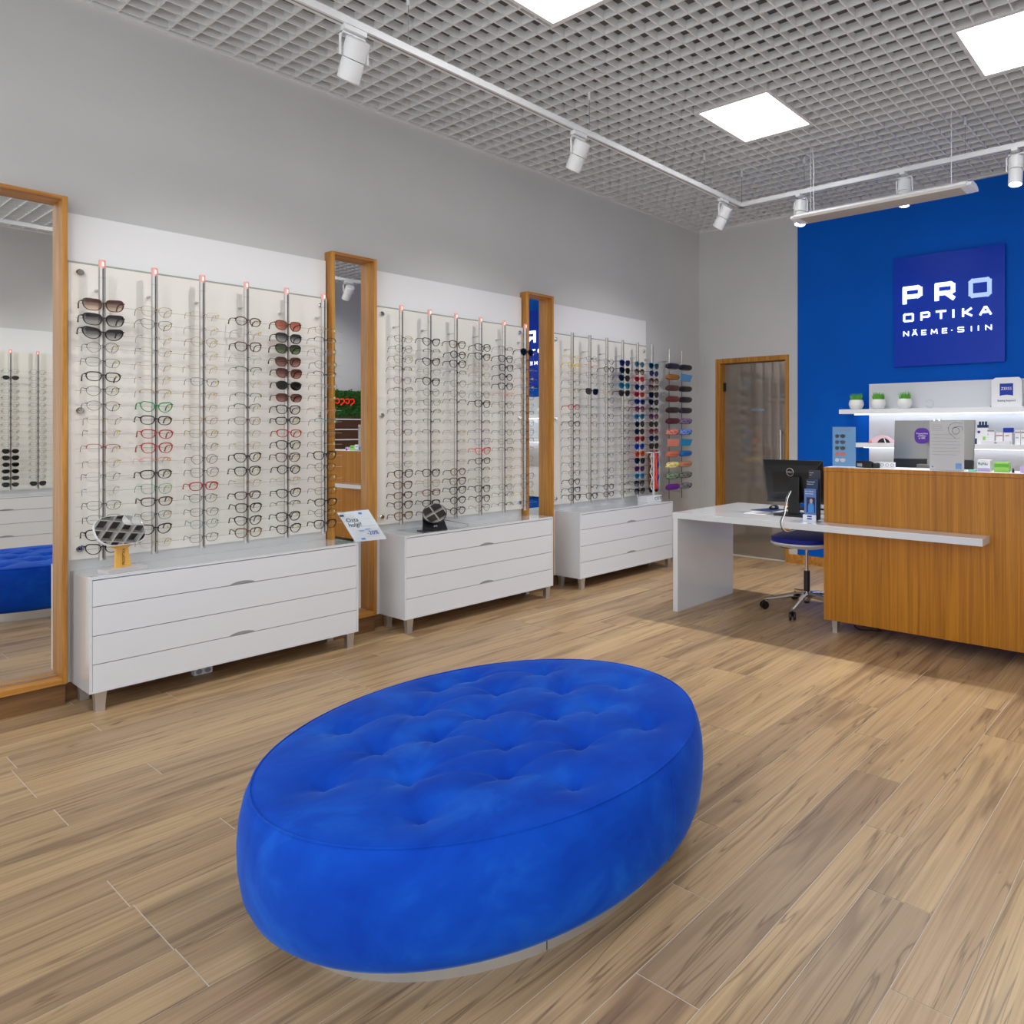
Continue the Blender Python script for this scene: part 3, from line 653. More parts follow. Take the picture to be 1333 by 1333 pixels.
add('acrylic_front', MB().prism(skew(qp(-.004, -.004, wv+.004, hv2+.006)), nn*.003, uu, ww, nn, .002), 'clearp', t, world=False)
add('foot', MB().prism([(0, 0), (.10, 0), (.10, .004), (0, .004)], (-.13, -.065, -.0035), (.9, .3, 0), (0, 0, 1), (-.3, .9, 0), .05), 'clearp', t, world=False)
add('back_strut', MB().tube([(-.10, -.045, .0), ((a1-a0).x*.55, (a1-a0).y*.55+.0, (a1-a0).z*.55)], .004, 5), 'clearp', t, world=False)
for (x, y, w_, h_, m_) in ((.005, .86, .028, .06, 'navy'), (.135, .88, .022, .065, 'zlight'), (.055, .05, .026, .06, 'zlight'), (.10, .48, .10, .006, 'inkgrey'), (.10, .14, .09, .004, 'paperblue'), (.07, .33, .035, .035, 'paperblue'), (.115, .36, .035, .035, 'paperblue'), (.14, .72, .05, .004, 'paperblue')):
    add('print_mark', MB().prism(skew(qp(x, y*hv2, x+w_, y*hv2+h_*hv2)), nn*.0052, uu, ww, nn, .0004), m_, t, world=False)
def ptxt(s, size, x, y, m_):
    y *= hv2; off = uu*(x+sk*hv*(y/hv2))+ww*y+nn*.0055; text(s, size, t, 'print_text', m_, off, uu, ww+uu*(sk*.6), ext=.0002)
ptxt('Osta', .042, .025, .66, 'ink'); ptxt('hulgi!', .042, .022, .50, 'ink'); ptxt('-20%', .040, .11, .19, 'zblue')

# white accessory stand with COTI on it
t = thing('accessory_stand', 'white COTI stand hung with bright patterned cords on the far drawer unit', 'stand', (.20, 5.42, ZC))
add('base', box(-.07, -.115, 0, .07, .10, .065), 'white', t, world=False, bevel=.002)
add('post', box(.035, .0, .065, .048, .014, .52), 'white', t, world=False); add('crossbar', box(.035, -.10, .508, .048, .10, .52), 'white', t, world=False)
text('COTI', .046, t, 'logo_text', 'ink', (.0708, -.005, .018), (0, 1, 0), (0, 0, 1))
random.seed(3)
for k, (c, yy) in enumerate((('red', .024), ('red', .034), ('orange', .044), ('purple', .060), ('zblue', .072), ('red', .054), ('orange', .080), ('teal', .092), ('bar', -.075), ('bar', -.062), ('pot', -.03))):
    pts = [(.045+.006*math.sin(q*1.7+k), yy+.006*math.sin(q*2.1+k*2), .505-.042*q) for q in range(10)]
    add('cord', MB().tube(pts, .0062, 5), c, t, smooth=True, world=False)

# ---------------------------------------------------------------- ottoman
def ottoman():
    X, Y, a, b, th = 3.058, 1.54, .718, .694, 1.946
    t = thing('ottoman', 'large oval blue velvet ottoman with tufted top on a steel plinth', 'ottoman', (X, Y, 0))
    ct, st_ = math.cos(th), math.sin(th)
    def pt(ang, off, z):
        A = a+off; B = b+off; x, y = A*math.cos(ang), B*math.sin(ang); return (x*ct-y*st_, x*st_+y*ct, z)
    N = 96
    def ring(prof):
        mb = MB()
        for off, z in prof:
            for j in range(N): mb.v.append(pt(2*math.pi*j/N, off, z))
        for i in range(len(prof)-1):
            for j in range(N): q = i*N+j; r2 = i*N+(j+1) % N; mb.f.append((q, r2, r2+N, q+N))
        return mb
    body = ring([(-.16, .066), (-.05, .068), (-.015, .078), (.004, .100), (.020, .14), (.028, .2), (.030, .26), (.026, .32), (.016, .37), (.004, .396), (-.0035, .4045)])
    body.f.append(tuple(range(N)))
    add('side_cover', body, 'velvet', t, smooth=True, world=False)
    bt = [(-.52, .1), (-.32, .45), (.09, .53), (-.43, -.31), (-.35, -.08), (-.07, .35), (.44, .3), (.19, .3), (.1, .16), (-.12, .02), (-.09, -.17), (-.17, -.33), (-.08, -.53), (.1, -.38), (.32, -.47), (.32, -.2), (.16, -.08), (.36, .06), (.54, -.12), (-.27, .2), (-.62+.1, .34-.1)]
    pairs = [(*bt[i], *bt[j]) for i in range(len(bt)) for j in range(i) if math.dist(bt[i], bt[j]) < .31]
    mb = MB(); NR, NA = 70, 190
    def zt(x, y, rr):
        z = .4045+.030*(1-rr**2)**.55
        for bx_, by_ in bt:
            d = math.hypot(x-bx_, y-by_)
            if d < .3:
                ang = math.atan2(y-by_, x-bx_)
                z -= .034*math.exp(-(d/.032)**1.2) + .012*math.exp(-(d/.10)**2)
                z -= .0042*math.exp(-((d-.055)/.035)**2)*(.5+.5*math.cos(ang*6+bx_*30))*(1-rr**6)
        for (p_, q_, r_, s_) in pairs:
            vx, vy = r_-p_, s_-q_; L2_ = vx*vx+vy*vy; tt = ((x-p_)*vx+(y-q_)*vy)/L2_
            if 0 < tt < 1:
                dd = abs((x-p_)*vy-(y-q_)*vx)/math.sqrt(L2_)
                if dd < .06: z -= .0065*math.exp(-(dd/.013)**2)*(1-.5*math.sin(math.pi*tt))
        return z+.0015*math.sin(x*17+1)*math.sin(y*19)*(1-rr)
    mb.v.append((0, 0, zt(0, 0, 0)))
    for i in range(1, NR+1):
        rr = i/NR
        for j in range(NA):
            an = 2*math.pi*j/NA; x, y = (a-.0035)*rr*math.cos(an), (b-.0035)*rr*math.sin(an); xx, yy = x*ct-y*st_, x*st_+y*ct
            mb.v.append((xx, yy, zt(xx, yy, rr)))
    for j in range(NA): mb.f.append((0, 1+j, 1+(j+1) % NA))
    for i in range(NR-1):
        for j in range(NA): q = 1+i*NA+j; r2 = 1+i*NA+(j+1) % NA; mb.f.append((q, q+NA, r2+NA, r2))
    add('tufted_top', mb, 'velvet', t, smooth=True, world=False)
    add('piping', MB().tube([pt(2*math.pi*j/N, -.001, .4045) for j in range(N)], .0032, 6, True), 'velvet', t, smooth=True, world=False)
    for bx_, by_ in bt:
        rr = math.hypot(bx_, by_)/.7; z = zt(bx_, by_, min(rr, .95)); add('button', MB().lathe([(.009, -.002), (.008, .003), (.004, .005)], (bx_, by_, z), 12), 'velvet', t, smooth=True, world=False)
    bs = ring([(-.085, 0), (-.085, .068)]); bs.f.append(tuple(range(N, 2*N))); add('plinth', bs, mat('plinth_satin_steel', (222, 221, 220), .38, .85), t, smooth=True, world=False)
    # plinth joint and side seam
    for ang, off in ((2*math.pi*.0, 0),):
        pass
    def face_ang(px, py):   # angle on the ellipse toward a floor point
        dx, dy = px-X, py-Y; lx, ly = dx*ct+dy*st_, -dx*st_+dy*ct; return math.atan2(ly/b, lx/a)
    an = face_ang(3.72, 1.25); add('plinth_joint', MB().tube([pt(an, -.0845, .002), pt(an, -.0845, .066)], .0013, 4), 'gap', t, world=False)
    an = face_ang(3.74, 1.66); add('side_seam', MB().tube([pt(an, o+.0003, z) for o, z in ((.004, .100), (.020, .14), (.028, .2), (.030, .26), (.026, .32), (.016, .37), (.004, .396))], .0022, 5), 'velvet', t, smooth=True, world=False)
ottoman()

# ---------------------------------------------------------------- reception counter and white desk
t = thing('reception_counter', 'oak veneer reception counter with white inset ledge and steel legs', 'counter', (3.9, 4.5, 0))
for x0, x1 in ((2.82, 3.995), (3.9962, 5.2)): add('front_panel', box(x0, 4.40, .092, x1, 4.425, 1.158), 'oakc', t, bevel=.0008)
add('side_panel', box(2.82, 4.426, .092, 2.845, 5.14, .80), 'oakc', t); add('side_panel', box(2.82, 4.426, .801, 2.845, 4.64, 1.158), 'oakc', t)
add('side_panel', box(5.175, 4.426, .092, 5.2, 5.14, 1.158), 'oakc', t)
add('counter_top', box(2.817, 4.397, 1.159, 5.2, 4.66, 1.1855), 'oakc', t, bevel=.001); add('top_laminate', box(2.822, 4.404, 1.1857, 5.195, 4.655, 1.1868), 'white', t)
add('inner_worktop', box(2.846, 4.427, .775, 5.174, 5.14, .80), 'white', t); add('back_upstand', box(2.846, 4.635, .801, 5.174, 4.655, 1.158), 'white', t)
add('bottom_panel', box(2.846, 4.427, .10, 5.174, 5.12, .118), 'oakc', t)
for x in (2.895, 4.9, 5.1)[::2]: add('leg', leg_mb(x, 4.445), 'steel', t)
for x in (2.895, 5.1): add('leg', leg_mb(x, 5.08), 'steel', t)
add('cable', MB().tube(smooth_path([(2.93, 4.6, .10), (2.96, 4.58, .05), (3.02, 4.56, .012), (3.12, 4.6, .008), (3.2, 4.55, .03), (3.15, 4.5, .08), (3.1, 4.6, .10)]), .004, 6), 'black', t, smooth=True)

t = thing('desk', 'white gloss desk with thick top and slab leg joined to the oak counter', 'desk', (2.2, 4.7, 0))
add('desktop', MB().prism([(1.53, 4.242), (4.0, 4.242), (4.0, 4.3995), (2.8165, 4.3995), (2.8165, 5.15), (1.53, 5.15)], (0, 0, .745), (1, 0, 0), (0, 1, 0), (0, 0, 1), .046), 'gloss', t, bevel=.0012)
add('slab_leg', box(1.532, 4.245, 0, 1.580, 5.0, .7445), 'gloss', t, bevel=.0012)

# office chair
t = thing('office_chair', 'swivel chair with blue seat and chrome five-star base under the desk', 'chair', (2.41, 4.87, 0))
hub = box
add('base_hub', MB().lathe([(.03, .075), (.036, .09), (.036, .135), (.028, .15)], seg=18), 'chrome', t, smooth=True, world=False)
for k in range(5):
    an = R(209+72*k); c, s = math.cos(an), math.sin(an)
    add('base_leg', MB().tube([(c*.02, s*.02, .125), (c*.12, s*.12, .118), (c*.25, s*.25, .096), (c*.345, s*.345, .082)], [.024, .020, .017, .013], 8), 'chrome', t, smooth=True, world=False)
    w = MB()
    for o_ in (-.016, .016):
        lw = MB().lathe([(.012, -.009), (.031, -.008), (.033, 0), (.031, .008), (.012, .009)], seg=16)
        w.f += [tuple(i+len(w.v) for i in f) for f in lw.f]; sn, cs = math.sin(an+.5), math.cos(an+.5)
        w.v += [(c*.345+v[0]*cs-(v[2]+o_)*sn, s*.345+v[0]*sn+(v[2]+o_)*cs, .0335+v[1]) for v in lw.v]
    w.tube([(c*.345, s*.345, .03), (c*.345, s*.345, .075)], .008, 6)
    add('caster', w, 'black', t, smooth=True, world=False)
add('gas_column', MB().lathe([(.014, .15), (.014, .50)], seg=12), 'chrome', t, smooth=True, world=False); add('column_sleeve', MB().lathe([(.022, .055), (.025, .08), (.025, .31), (.021, .315)], seg=14), 'blackm', t, smooth=True, world=False)
seat = MB(); prof = [(.06, .505), (.16, .512), (.25, .535), (.275, .555), (.272, .566)]
def sq(r, z, n=40, e=2.6):
    return [(r*math.copysign(abs(math.cos(2*math.pi*i/n))**(2/e), math.cos(2*math.pi*i/n)), r*math.copysign(abs(math.sin(2*math.pi*i/n))**(2/e), math.sin(2*math.pi*i/n)), z) for i in range(n)]
def loft(prof, n=40):
    mb = MB()
    for r_, z_ in prof: mb.v += sq(r_, z_, n)
    for i in range(len(prof)-1):
        for j in range(n): q = i*n+j; p = i*n+(j+1) % n; mb.f.append((q, p, p+n, q+n))
    mb.f.append(tuple(range(n-1, -1, -1))); mb.f.append(tuple(len(mb.v)-n+j for j in range(n))); return mb
add('seat_shell', loft(prof), 'white', t, smooth=True, world=False)
add('seat_cushion', loft([(.264, .5665), (.272, .575), (.268, .60), (.22, .618), (.10, .624)]), 'seat', t, smooth=True, world=False)
add('tilt_lever', MB().tube([(-.02, -.02, .50), (-.12, -.08, .495), (-.20, -.09, .505)], .005, 6), 'blackm', t, smooth=True, world=False)
bk = MB()
for i in range(9):
    for k in range(7):
        s_ = -1+2*i/8; v_ = -1+2*k/6; w_ = .19*(1-.12*v_*v_)
        bk.v.append((.17+.90*w_*s_*.6-.0, .275+.0-.42*w_*s_*.6-.05*(1-s_*s_)*-1, .84+.15*v_*(1-.12*s_*s_)))
for i in range(8):
    for k in range(6): q = i*7+k; bk.f.append((q, q+7, q+8, q+1))
o = add('backrest', bk, 'seat', t, smooth=True, world=False); md = o.modifiers.new('thick', 'SOLIDIFY'); md.thickness = .03
add('back_support', MB().tube([(.03, .05, .50), (.10, .24, .51), (.14, .325, .56), (.155, .335, .70), (.16, .335, .84)], .012, 8), 'chrome', t, smooth=True, world=False)

# desk monitor (seen from behind)
ZD = .7915
t = thing('computer_monitor', 'black computer monitor on the white desk, seen from behind', 'monitor', (2.41, 4.62, ZD))
def tilted(mb, piv, tilt, yaw=0):
    q = Matrix.Translation(piv) @ Matrix.Rotation(yaw, 4, 'Z') @ Matrix.Rotation(tilt, 4, 'X'); mb.v = [tuple(q @ Vector(v)) for v in mb.v]; return mb
def backshell(w, h, d):   # tapered rear shell
    mb = MB(); s_ = [(w/2, h/2, 0), (w/2, h/2, -.012), (w/2-.03, h/2-.035, -.012-d), (w/2-.10, h/2-.09, -.02-d*1.2)]
    for a, b, y in s_: mb.v += [(-a, y, -b), (a, y, -b), (a, y, b), (-a, y, b)]
    for i in range(3):
        for j in range(4): q = i*4+j; p = i*4+(j+1) % 4; mb.f.append((q, p, p+4, q+4))
    mb.f += [(0, 1, 2, 3), (12, 15, 14, 13)]; return mb
TL = R(9)
add('rear_shell', tilted(backshell(.545, .345, .022), (-.01, .07, .256), TL), 'black', t, bevel=.004, world=False)
add('screen', tilted(box(-.262, .0005, -.16, .262, .003, .16), (-.01, .07, .256), TL), 'blackm', t, world=False)
lg = MB().tube([(.031*math.cos(i*math.pi/12), 0, .031*math.sin(i*math.pi/12)) for i in range(24)], .0028, 5, True)
lg.v = [(a, b-.0485, c+.085) for a, b, c in lg.v]
add('ring_logo', tilted(lg, (-.014, .07, .256), TL), 'steel', t, world=False)
_c, _s = math.cos(TL), math.sin(TL)
text('DELL', .021, t, 'logo_text', 'steel', (-.014, .07-.0485*_c-.078*_s, .256-.0485*_s+.078*_c), (1, 0, 0), (0, -_s, _c), align='CENTER', ext=.001)
add('stand_neck', MB().prism([(-.048, .004), (.048, .004), (.044, .30), (-.044, .30)], (.03, -.02, 0), (1, 0, 0), (0, .06, 1), (0, 1, 0), .03), 'black', t, bevel=.003, world=False)
add('stand_base', MB().prism(rrect(.27, .20, .015), (.03, .0, 0), (1, 0, 0), (0, 1, 0), (0, 0, 1), .012), 'black', t, bevel=.002, world=False)
for dx, m_ in ((0, 'cable'), (-.014, 'black')):
    add('cable', MB().tube(smooth_path([(.02+dx, -.03, .19), (.03+dx, -.10, .13), (.08+dx, -.22, .035), (.14+dx, -.35, .008), (.165+dx, -.394, -.012), (.178+dx, -.392, -.050), (.19+dx, -.36, -.068), (.22+dx, -.28, -.06)]), .0032, 6), m_, t, smooth=True, world=False)

t = thing('computer_mouse', 'black computer mouse on a blue brochure at the desk', 'mouse', (2.10, 4.86, ZD+.003)); mb = MB().lathe([(.034, 0), (.036, .01), (.030, .024), (.016, .032), (.004, .034)], seg=18, sx=1.0, sy=1.55); add('body', mb, 'black', t, smooth=True, world=False); add('grey_stripe', MB().tube([(-.008, -.04, .021), (-.009, 0, .034), (-.008, .035, .025)], .003, 5), 'greypl', t, world=False)
t = thing('brochure_sheet', 'dark blue brochure lying flat on the white desk left of the monitor', 'brochure', (2.06, 4.78, ZD)); add('sheet', MB().prism([(-.10, -.06), (.12, -.07), (.13, .12), (-.04, .13)], (0, 0, 0), (1, 0, 0), (0, 1, 0), (0, 0, 1), .002), 'navy', t, world=False)
t = thing('keyboard', 'black keyboard behind the desk monitor', 'keyboard', (2.38, 5.0, ZD)); add('case', box(-.20, -.07, 0, .20, .07, .014), 'blackm', t, bevel=.003, world=False)
for r_ in range(4):
    for c_ in range(14): add('key', box(-.19+c_*.0272, -.058+r_*.029, .0142, -.167+c_*.0272, -.034+r_*.029, .019), 'black', t, world=False)
t = thing('printed_papers', 'white papers lying flat on the desk under the black mouse', 'paper', (2.1, 4.62, ZD)); add('sheet', MB().prism([(-.06, -.12), (.14, -.10), (.12, .05), (-.08, .04)], (0, 0, 0), (1, 0, 0), (0, 1, 0), (0, 0, 1), .001), 'paper', t, world=False)
t = thing('small_printer', 'low white box behind the black monitor on the desk', 'box', (2.60, 4.84, ZD)); add('case', box(-.12, -.05, 0, .12, .05, .075), 'white', t, bevel=.006, world=False); add('dark_slot', box(-.09, -.0505, .03, .09, -.0502, .045), 'gap', t, world=False)

# brochure holder
t = thing('brochure_holder', 'clear brochure holder with blue brochures at the left end of the oak counter', 'brochure holder', (2.712, 4.40, ZD))
hw = .052
add('front_pocket', box(-hw-.003, -.02, 0, hw+.003, -.017, .046), 'paper', t, world=False)
add('tray', MB().box(-hw-.003, -.0165, 0, -hw, .10, .07).box(hw, -.0165, 0, hw+.003, .10, .07).box(-hw-.003, .10, 0, hw+.003, .103, .34), 'clearp', t, world=False)
add('blue_emblem', box(-.018, -.0212, .012, .020, -.0203, .040), 'zblue', t, world=False); add('emblem_band', box(-.018, -.0216, .022, .020, -.0213, .029), 'paper', t, world=False)
for k, (y, z0, z1, m_) in enumerate(((-.012, .003, .233, 'poster'), (.02, .003, .30, 'navy'), (.055, .003, .365, 'blackm'))):
    b_ = add('brochure', box(-hw+.004, y, z0, hw-.004, y+.008, z1), mat('brochure_cover', ((96, 128, 190), (40, 60, 96), (54, 58, 72))[k], .35), t, world=False)
    text(('Drive Glasses', 'Customised', 'Lenses')[k], .013, t, 'brochure_title', 'paper', (-hw+.010, y-.0008, z1-.022), (1, 0, 0), (0, 0, 1))
    text(('Relaxed driving', 'Comfort for', 'new')[k], .011, t, 'brochure_title', 'paper', (-hw+.010, y-.0008, z1-.038), (1, 0, 0), (0, 0, 1))
add('portrait_print', box(-.028, -.0136, .062, .042, -.0128, .172), 'navy', t, world=False); add('portrait_figure', MB().prism([(-.02, 0), (.03, 0), (.028, .05), (.018, .07), (-.008, .07), (-.018, .05)], (.005, -.014, .063), (1, 0, 0), (0, 0, 1), (0, -1, 0), .0006), 'zlight', t, world=False)
add('portrait_face', MB().prism([(a*.013, b*.017) for a, b in circ[::3]], (.011, -.0142, .146), (1, 0, 0), (0, 0, 1), (0, -1, 0), .0006), 'skin', t, world=False)

# things on the counter
ZK = 1.187
t = thing('poster_stand', 'clear blue sunglasses poster stand at the left end of the counter', 'poster', (2.957, 4.45, ZK))
add('poster_sheet', box(-.091, -.001, .006, .091, .001, .286), 'poster', t, world=False); add('acrylic_cover', box(-.094, -.006, .0, .094, -.003, .292), 'clearp', t, world=False); add('foot', box(-.094, -.0029, 0, .094, .08, .004), 'clearp', t, world=False)
for k in range(5):
    z = .222-.043*k; mm = ('ink', 'navy', 'ink', 'orange', 'paper')[k]
    for sx_ in (-.055, -.010):
        add('sunglass_picture', MB().prism([(a*(.021 if sx_ > -.05 else .016), b*.014) for a, b in circ[::3]], (sx_, -.0014, z), (1, 0, 0), (0, 0, 1), (0, -1, 0), .0006), mm, t, world=False)
    add('sunglass_picture', box(-.07, -.0021, z+.006, .012, -.0015, z+.010), mm, t, world=False)
text('eyewear', .026, t, 'poster_text', 'inkgrey', (-.035, -.0015, .258), (1, 0, 0), (0, 0, 1))
t = thing('card_terminal', 'small black card terminal lying on the counter top', 'card terminal', (3.11, 4.50, ZK), R(-12)); add('body', MB().prism([(-.04, 0), (.045, 0), (.045, .018), (.02, .026), (-.04, .05)], (-.07, 0, 0), (0, 1, 0), (0, 0, 1), (1, 0, 0), .14), 'black', t, bevel=.004, world=False); add('screen', box(-.055, -.0402, .008, -.01, -.0395, .03), 'inkgrey', t, world=False); add('side_unit', box(.073, -.03, 0, .10, .04, .034), 'blackm', t, bevel=.003, world=False)
t = thing('spectacle_leaflet', 'white folded leaflet with printed black spectacles beside the card terminal', 'leaflet', (3.245, 4.50, ZK)); add('card', box(-.075, 0, 0, .082, .003, .042), 'paper', t, world=False)
for k in range(4):
    x = -.055+.038*k; add('printed_lens', MB().tube([(x+.012*math.cos(a), -.0012, .022+.010*math.sin(a)) for a in [i*math.pi/5 for i in range(10)]], .0014, 4, True), 'ink', t, world=False)
t = thing('desktop_computer', 'silver all-in-one computer seen from behind on the counter', 'computer', (3.42, 4.93, .80))
def imac(z0, z1, w0, w1): return MB().prism([(-w0, z0), (w0, z0), (w1, z1), (-w1, z1)], (.0, .0, 0), (1, 0, 0), (0, .10, 1), (0, 1, 0), .028)
add('aluminium_back', imac(.435, .725, .305, .308), 'silver', t, bevel=.004, world=False); add('lower_back', imac(.30, .434, .304, .305), 'black', t, bevel=.002, world=False)
add('stand_neck', box(-.09, -.035, .01, .09, .028, .40), 'silver', t, world=False, bevel=.002); add('stand_foot', box(-.12, -.10, 0, .12, .12, .01), 'silver', t, world=False, bevel=.002)
add('reflection_box', MB().prism([(-.085, .28), (.085, .28), (.085, .51), (-.085, .51)], (.06, -.005, 0), (1, 0, 0), (0, .10, 1), (0, -1, 0), .035), 'silver', t, bevel=.003, world=False)  # reflection in the computer's back, built as a raised silver box
for x in (.02, .06): add('clip', box(x-.008, .030, .70, x+.008, .055, .735), 'chrome', t, world=False)
t = thing('purple_hang_tag', 'round purple tag hanging on the silver computer back', 'tag', (3.385, 4.86, 1.41)); add('disc', MB().prism(rrect(.115, .115, .045), (0, 0, 0), (1, 0, 0), (0, 0, 1), (0, -1, 0), .003), 'purple', t, world=False)
for k, s_ in enumerate(('Progressiivne', 'prilliklaas', 'al 149€')): text(s_, .0165, t, 'tag_text', 'paper', (0, -.0035, .012-.017*k), (1, 0, 0), (0, 0, 1), align='CENTER', ext=.0003)
add('strap', MB().tube([(0, .0, .055), (0, .05, .10), (0, .08, .125)], .003, 5), 'clearp', t, world=False)
t = thing('notice_sheet', 'tall white notice sheet with a drawn spectacle frame, standing on the counter', 'notice', (3.703, 4.46, ZK))
add('sheet', box(-.115, 0, 0, .115, .003, .326), mat('cream_paper', (206, 194, 192), .6), t, world=False); add('acrylic', box(-.118, -.004, 0, .118, -.001, .330), 'clearp', t, world=False); add('foot', box(-.118, .0031, 0, .118, .07, .003), 'clearp', t, world=False)
add('drawing', MB().tube([(.062+.024*math.cos(a), -.0008, .262+.022*math.sin(a)) for a in [i*math.pi/8 for i in range(16)]], .0016, 4, True), 'ink', t, world=False)
add('drawing', MB().tube([(.012, -.0008, .275), (.02, -.0008, .30), (.05, -.0008, .315), (.105, -.0008, .31)], .0014, 4), 'ink', t, world=False); add('drawing', MB().tube([(.010, -.0008, .285), (.016, -.0008, .25), (.06, -.0008, .21)], .0014, 4), 'ink', t, world=False); add('drawing', MB().tube([(.035, -.0008, .275), (.06, -.0008, .288), (.102, -.0008, .29), (.105, -.0008, .265)], .0016, 4), 'ink', t, world=False)
for k in range(11):
    z = .30-.012*k if k < 4 else .235-.022*(k-4); add('text_line', box(-.10, -.0008, z, (-.03 if k < 4 else .07+.02*(k % 2)), -.0002, z+.0025), 'inkgrey', t, world=False)
add('blue_square', box(.06, -.0008, .012, .10, -.0002, .05), 'zlight', t, world=False); add('blue_dot', box(-.10, -.0008, .018, -.09, -.0002, .028), 'zblue', t, world=False)
def smallbox(x, y, z, w, d, h, m_, name, label, cat='box', band=None, txt=None, rz=0):
    t = thing(name, label, cat, (x, y, z), rz); add('carton', box(-w/2, -d/2, 0, w/2, d/2, h), m_, t, bevel=.001, world=False)
    if band: add('colour_band', box(-w/2+.002, -d/2-.0012, h*band[1], w/2-.002, -d/2-.0004, h*band[2]), band[0], t, world=False)
    if txt: text(txt[0], txt[1], t, 'print_text', txt[2], (-w/2+.005, -d/2-.0014, h*txt[3]), (1, 0, 0), (0, 0, 1), ext=.0003)
    return t
smallbox(3.935, 4.52, ZK, .082, .05, .074, 'paper', 'product_carton', 'white lens solution carton on the counter right of the notice sheet', band=('lilac', .02, .3), txt=('ReNu', .026, 'ink', .55))
smallbox(4.046, 4.52, ZK, .092, .05, .062, 'lime', 'product_carton', 'lime green carton on the counter near the right edge', band=('green', .5, .8))
smallbox(3.875, 4.46, ZK, .05, .03, .012, 'teal', 'product_carton', 'flat teal packet on the counter beside the notice sheet')
smallbox(4.19, 4.52, ZK, .06, .04, .04, 'lilac', 'product_carton', 'lilac packet on the counter at the right edge')
t = thing('small_bottle', 'tiny black bottle on the counter left of the lilac packet', 'bottle', (4.125, 4.47, ZK)); add('body', MB().lathe([(.008, 0), (.008, .016), (.004, .020), (.004, .028)], seg=10), 'black', t, smooth=True, world=False)

# ---------------------------------------------------------------- shelves on the back wall
YS = YB-.02
t = tag(struct('shelf_back_panel', box(2.228, YB-.034, .5, XR-.05, YB-.0125, 1.915), 'white'), 'wide white panel behind the lit shelves on the blue wall', 'panel'); del t['kind']
for nm, z0, z1, x0, lb in (('wall_shelf', 1.611, 1.656, 1.99, 'long white floating shelf with grass pots on the blue wall, upper one'), ('wall_shelf', 1.279, 1.321, 2.095, 'long white floating shelf with products on the blue wall, lower one')):
    t = thing(nm, lb, 'shelf', (3.5, 6.35, z0))
    add('board', MB().prism([(x0, 6.25), (XR-.06, 6.25), (XR-.06, YB-.035), (2.227, YB-.035), (2.227, YB-.0125), (x0, YB-.0125)], (0, 0, z0), (1, 0, 0), (0, 1, 0), (0, 0, 1), z1-z0), 'white', t, bevel=.001)
    add('led_strip', box(x0+.1, 6.395, z0-.008, XR-.1, 6.42, z0-.0005), 'led', t)
for i, (x, z_, lb) in enumerate(((2.142, 0, 'white pot of green grass at the left end of the upper shelf'), (2.383, 0, 'white pot of green grass, middle of the three on the shelf'), (2.657, 0, 'white pot of green grass, right one of the three on the shelf'))):
    t = thing('grass_pot', lb, 'potted plant', (x, 6.335, 1.6565), group='grass pots on the upper shelf')
    add('pot', MB().lathe([(.045, 0), (.062, .012), (.075, .04), (.077, .06), (.070, .085), (.066, .094), (.060, .094), (.055, .088)], seg=24), 'pot', t, smooth=True, world=False)
    add('soil', MB().lathe([(.058, .083), (.058, .087)], seg=16), 'soil', t, world=False)
    g = MB(); random.seed(20+i)
    for k in range(90):
        a = random.uniform(0, 6.28); r_ = .055*math.sqrt(random.random()); x_, y_ = r_*math.cos(a), r_*math.sin(a); h_ = random.uniform(.045, .085); lx, ly = random.uniform(-.02, .02), random.uniform(-.02, .02); n0 = len(g.v); w_ = .004
        g.v += [(x_-w_, y_, .086), (x_+w_, y_, .086), (x_+lx*.5+w_*.8, y_+ly*.5, .086+h_*.6), (x_+lx, y_+ly, .086+h_), (x_+lx*.5-w_*.8, y_+ly*.5, .086+h_*.6)]; g.f.append(tuple(range(n0, n0+5)))
    o = add('grass_blades', g, 'green', t, world=False); o['kind'] = 'stuff'
t = thing('glass_ornament', 'small curled glass ornament on the upper shelf right of the pots', 'ornament', (2.90, 6.35, 1.6565)); add('curl', MB().tube([(.04*math.cos(a), .0, .042+.036*math.sin(a)) for a in [R(-150+26*i) for i in range(13)]], [.006]*13, 8), 'clearp', t, smooth=True, world=False)
t = thing('brand_sign', 'white ZEISS display block with blue emblem on the upper shelf', 'sign', (3.622, 6.31, 1.6565))
add('block', MB().prism([(-.132, 0), (.132, 0), (.132, .235), (.105, .262), (-.095, .262), (-.132, .240)], (0, 0, 0), (1, 0, 0), (0, 0, 1), (0, 1, 0), .05), 'paper', t, world=False, bevel=.002)
add('blue_emblem', MB().prism([(-.058, .098), (-.035, .104), (0, .107), (.035, .104), (.058, .098), (.058, .208), (-.058, .208)], (0, -.0004, 0), (1, 0, 0), (0, 0, 1), (0, -1, 0), .001), 'zblue', t, world=False)
text('ZEISS', .036, t, 'logo_text', 'paper', (0, -.0018, .151), (1, 0, 0), (0, 0, 1), align='CENTER', sx=1.15); text('Seeing beyond', .027, t, 'logo_text', 'ink', (0, -.0010, .048), (1, 0, 0), (0, 0, 1), align='CENTER')
add('side_wing', box(-.146, .01, 0, -.133, .045, .012), 'greypl', t, world=False)
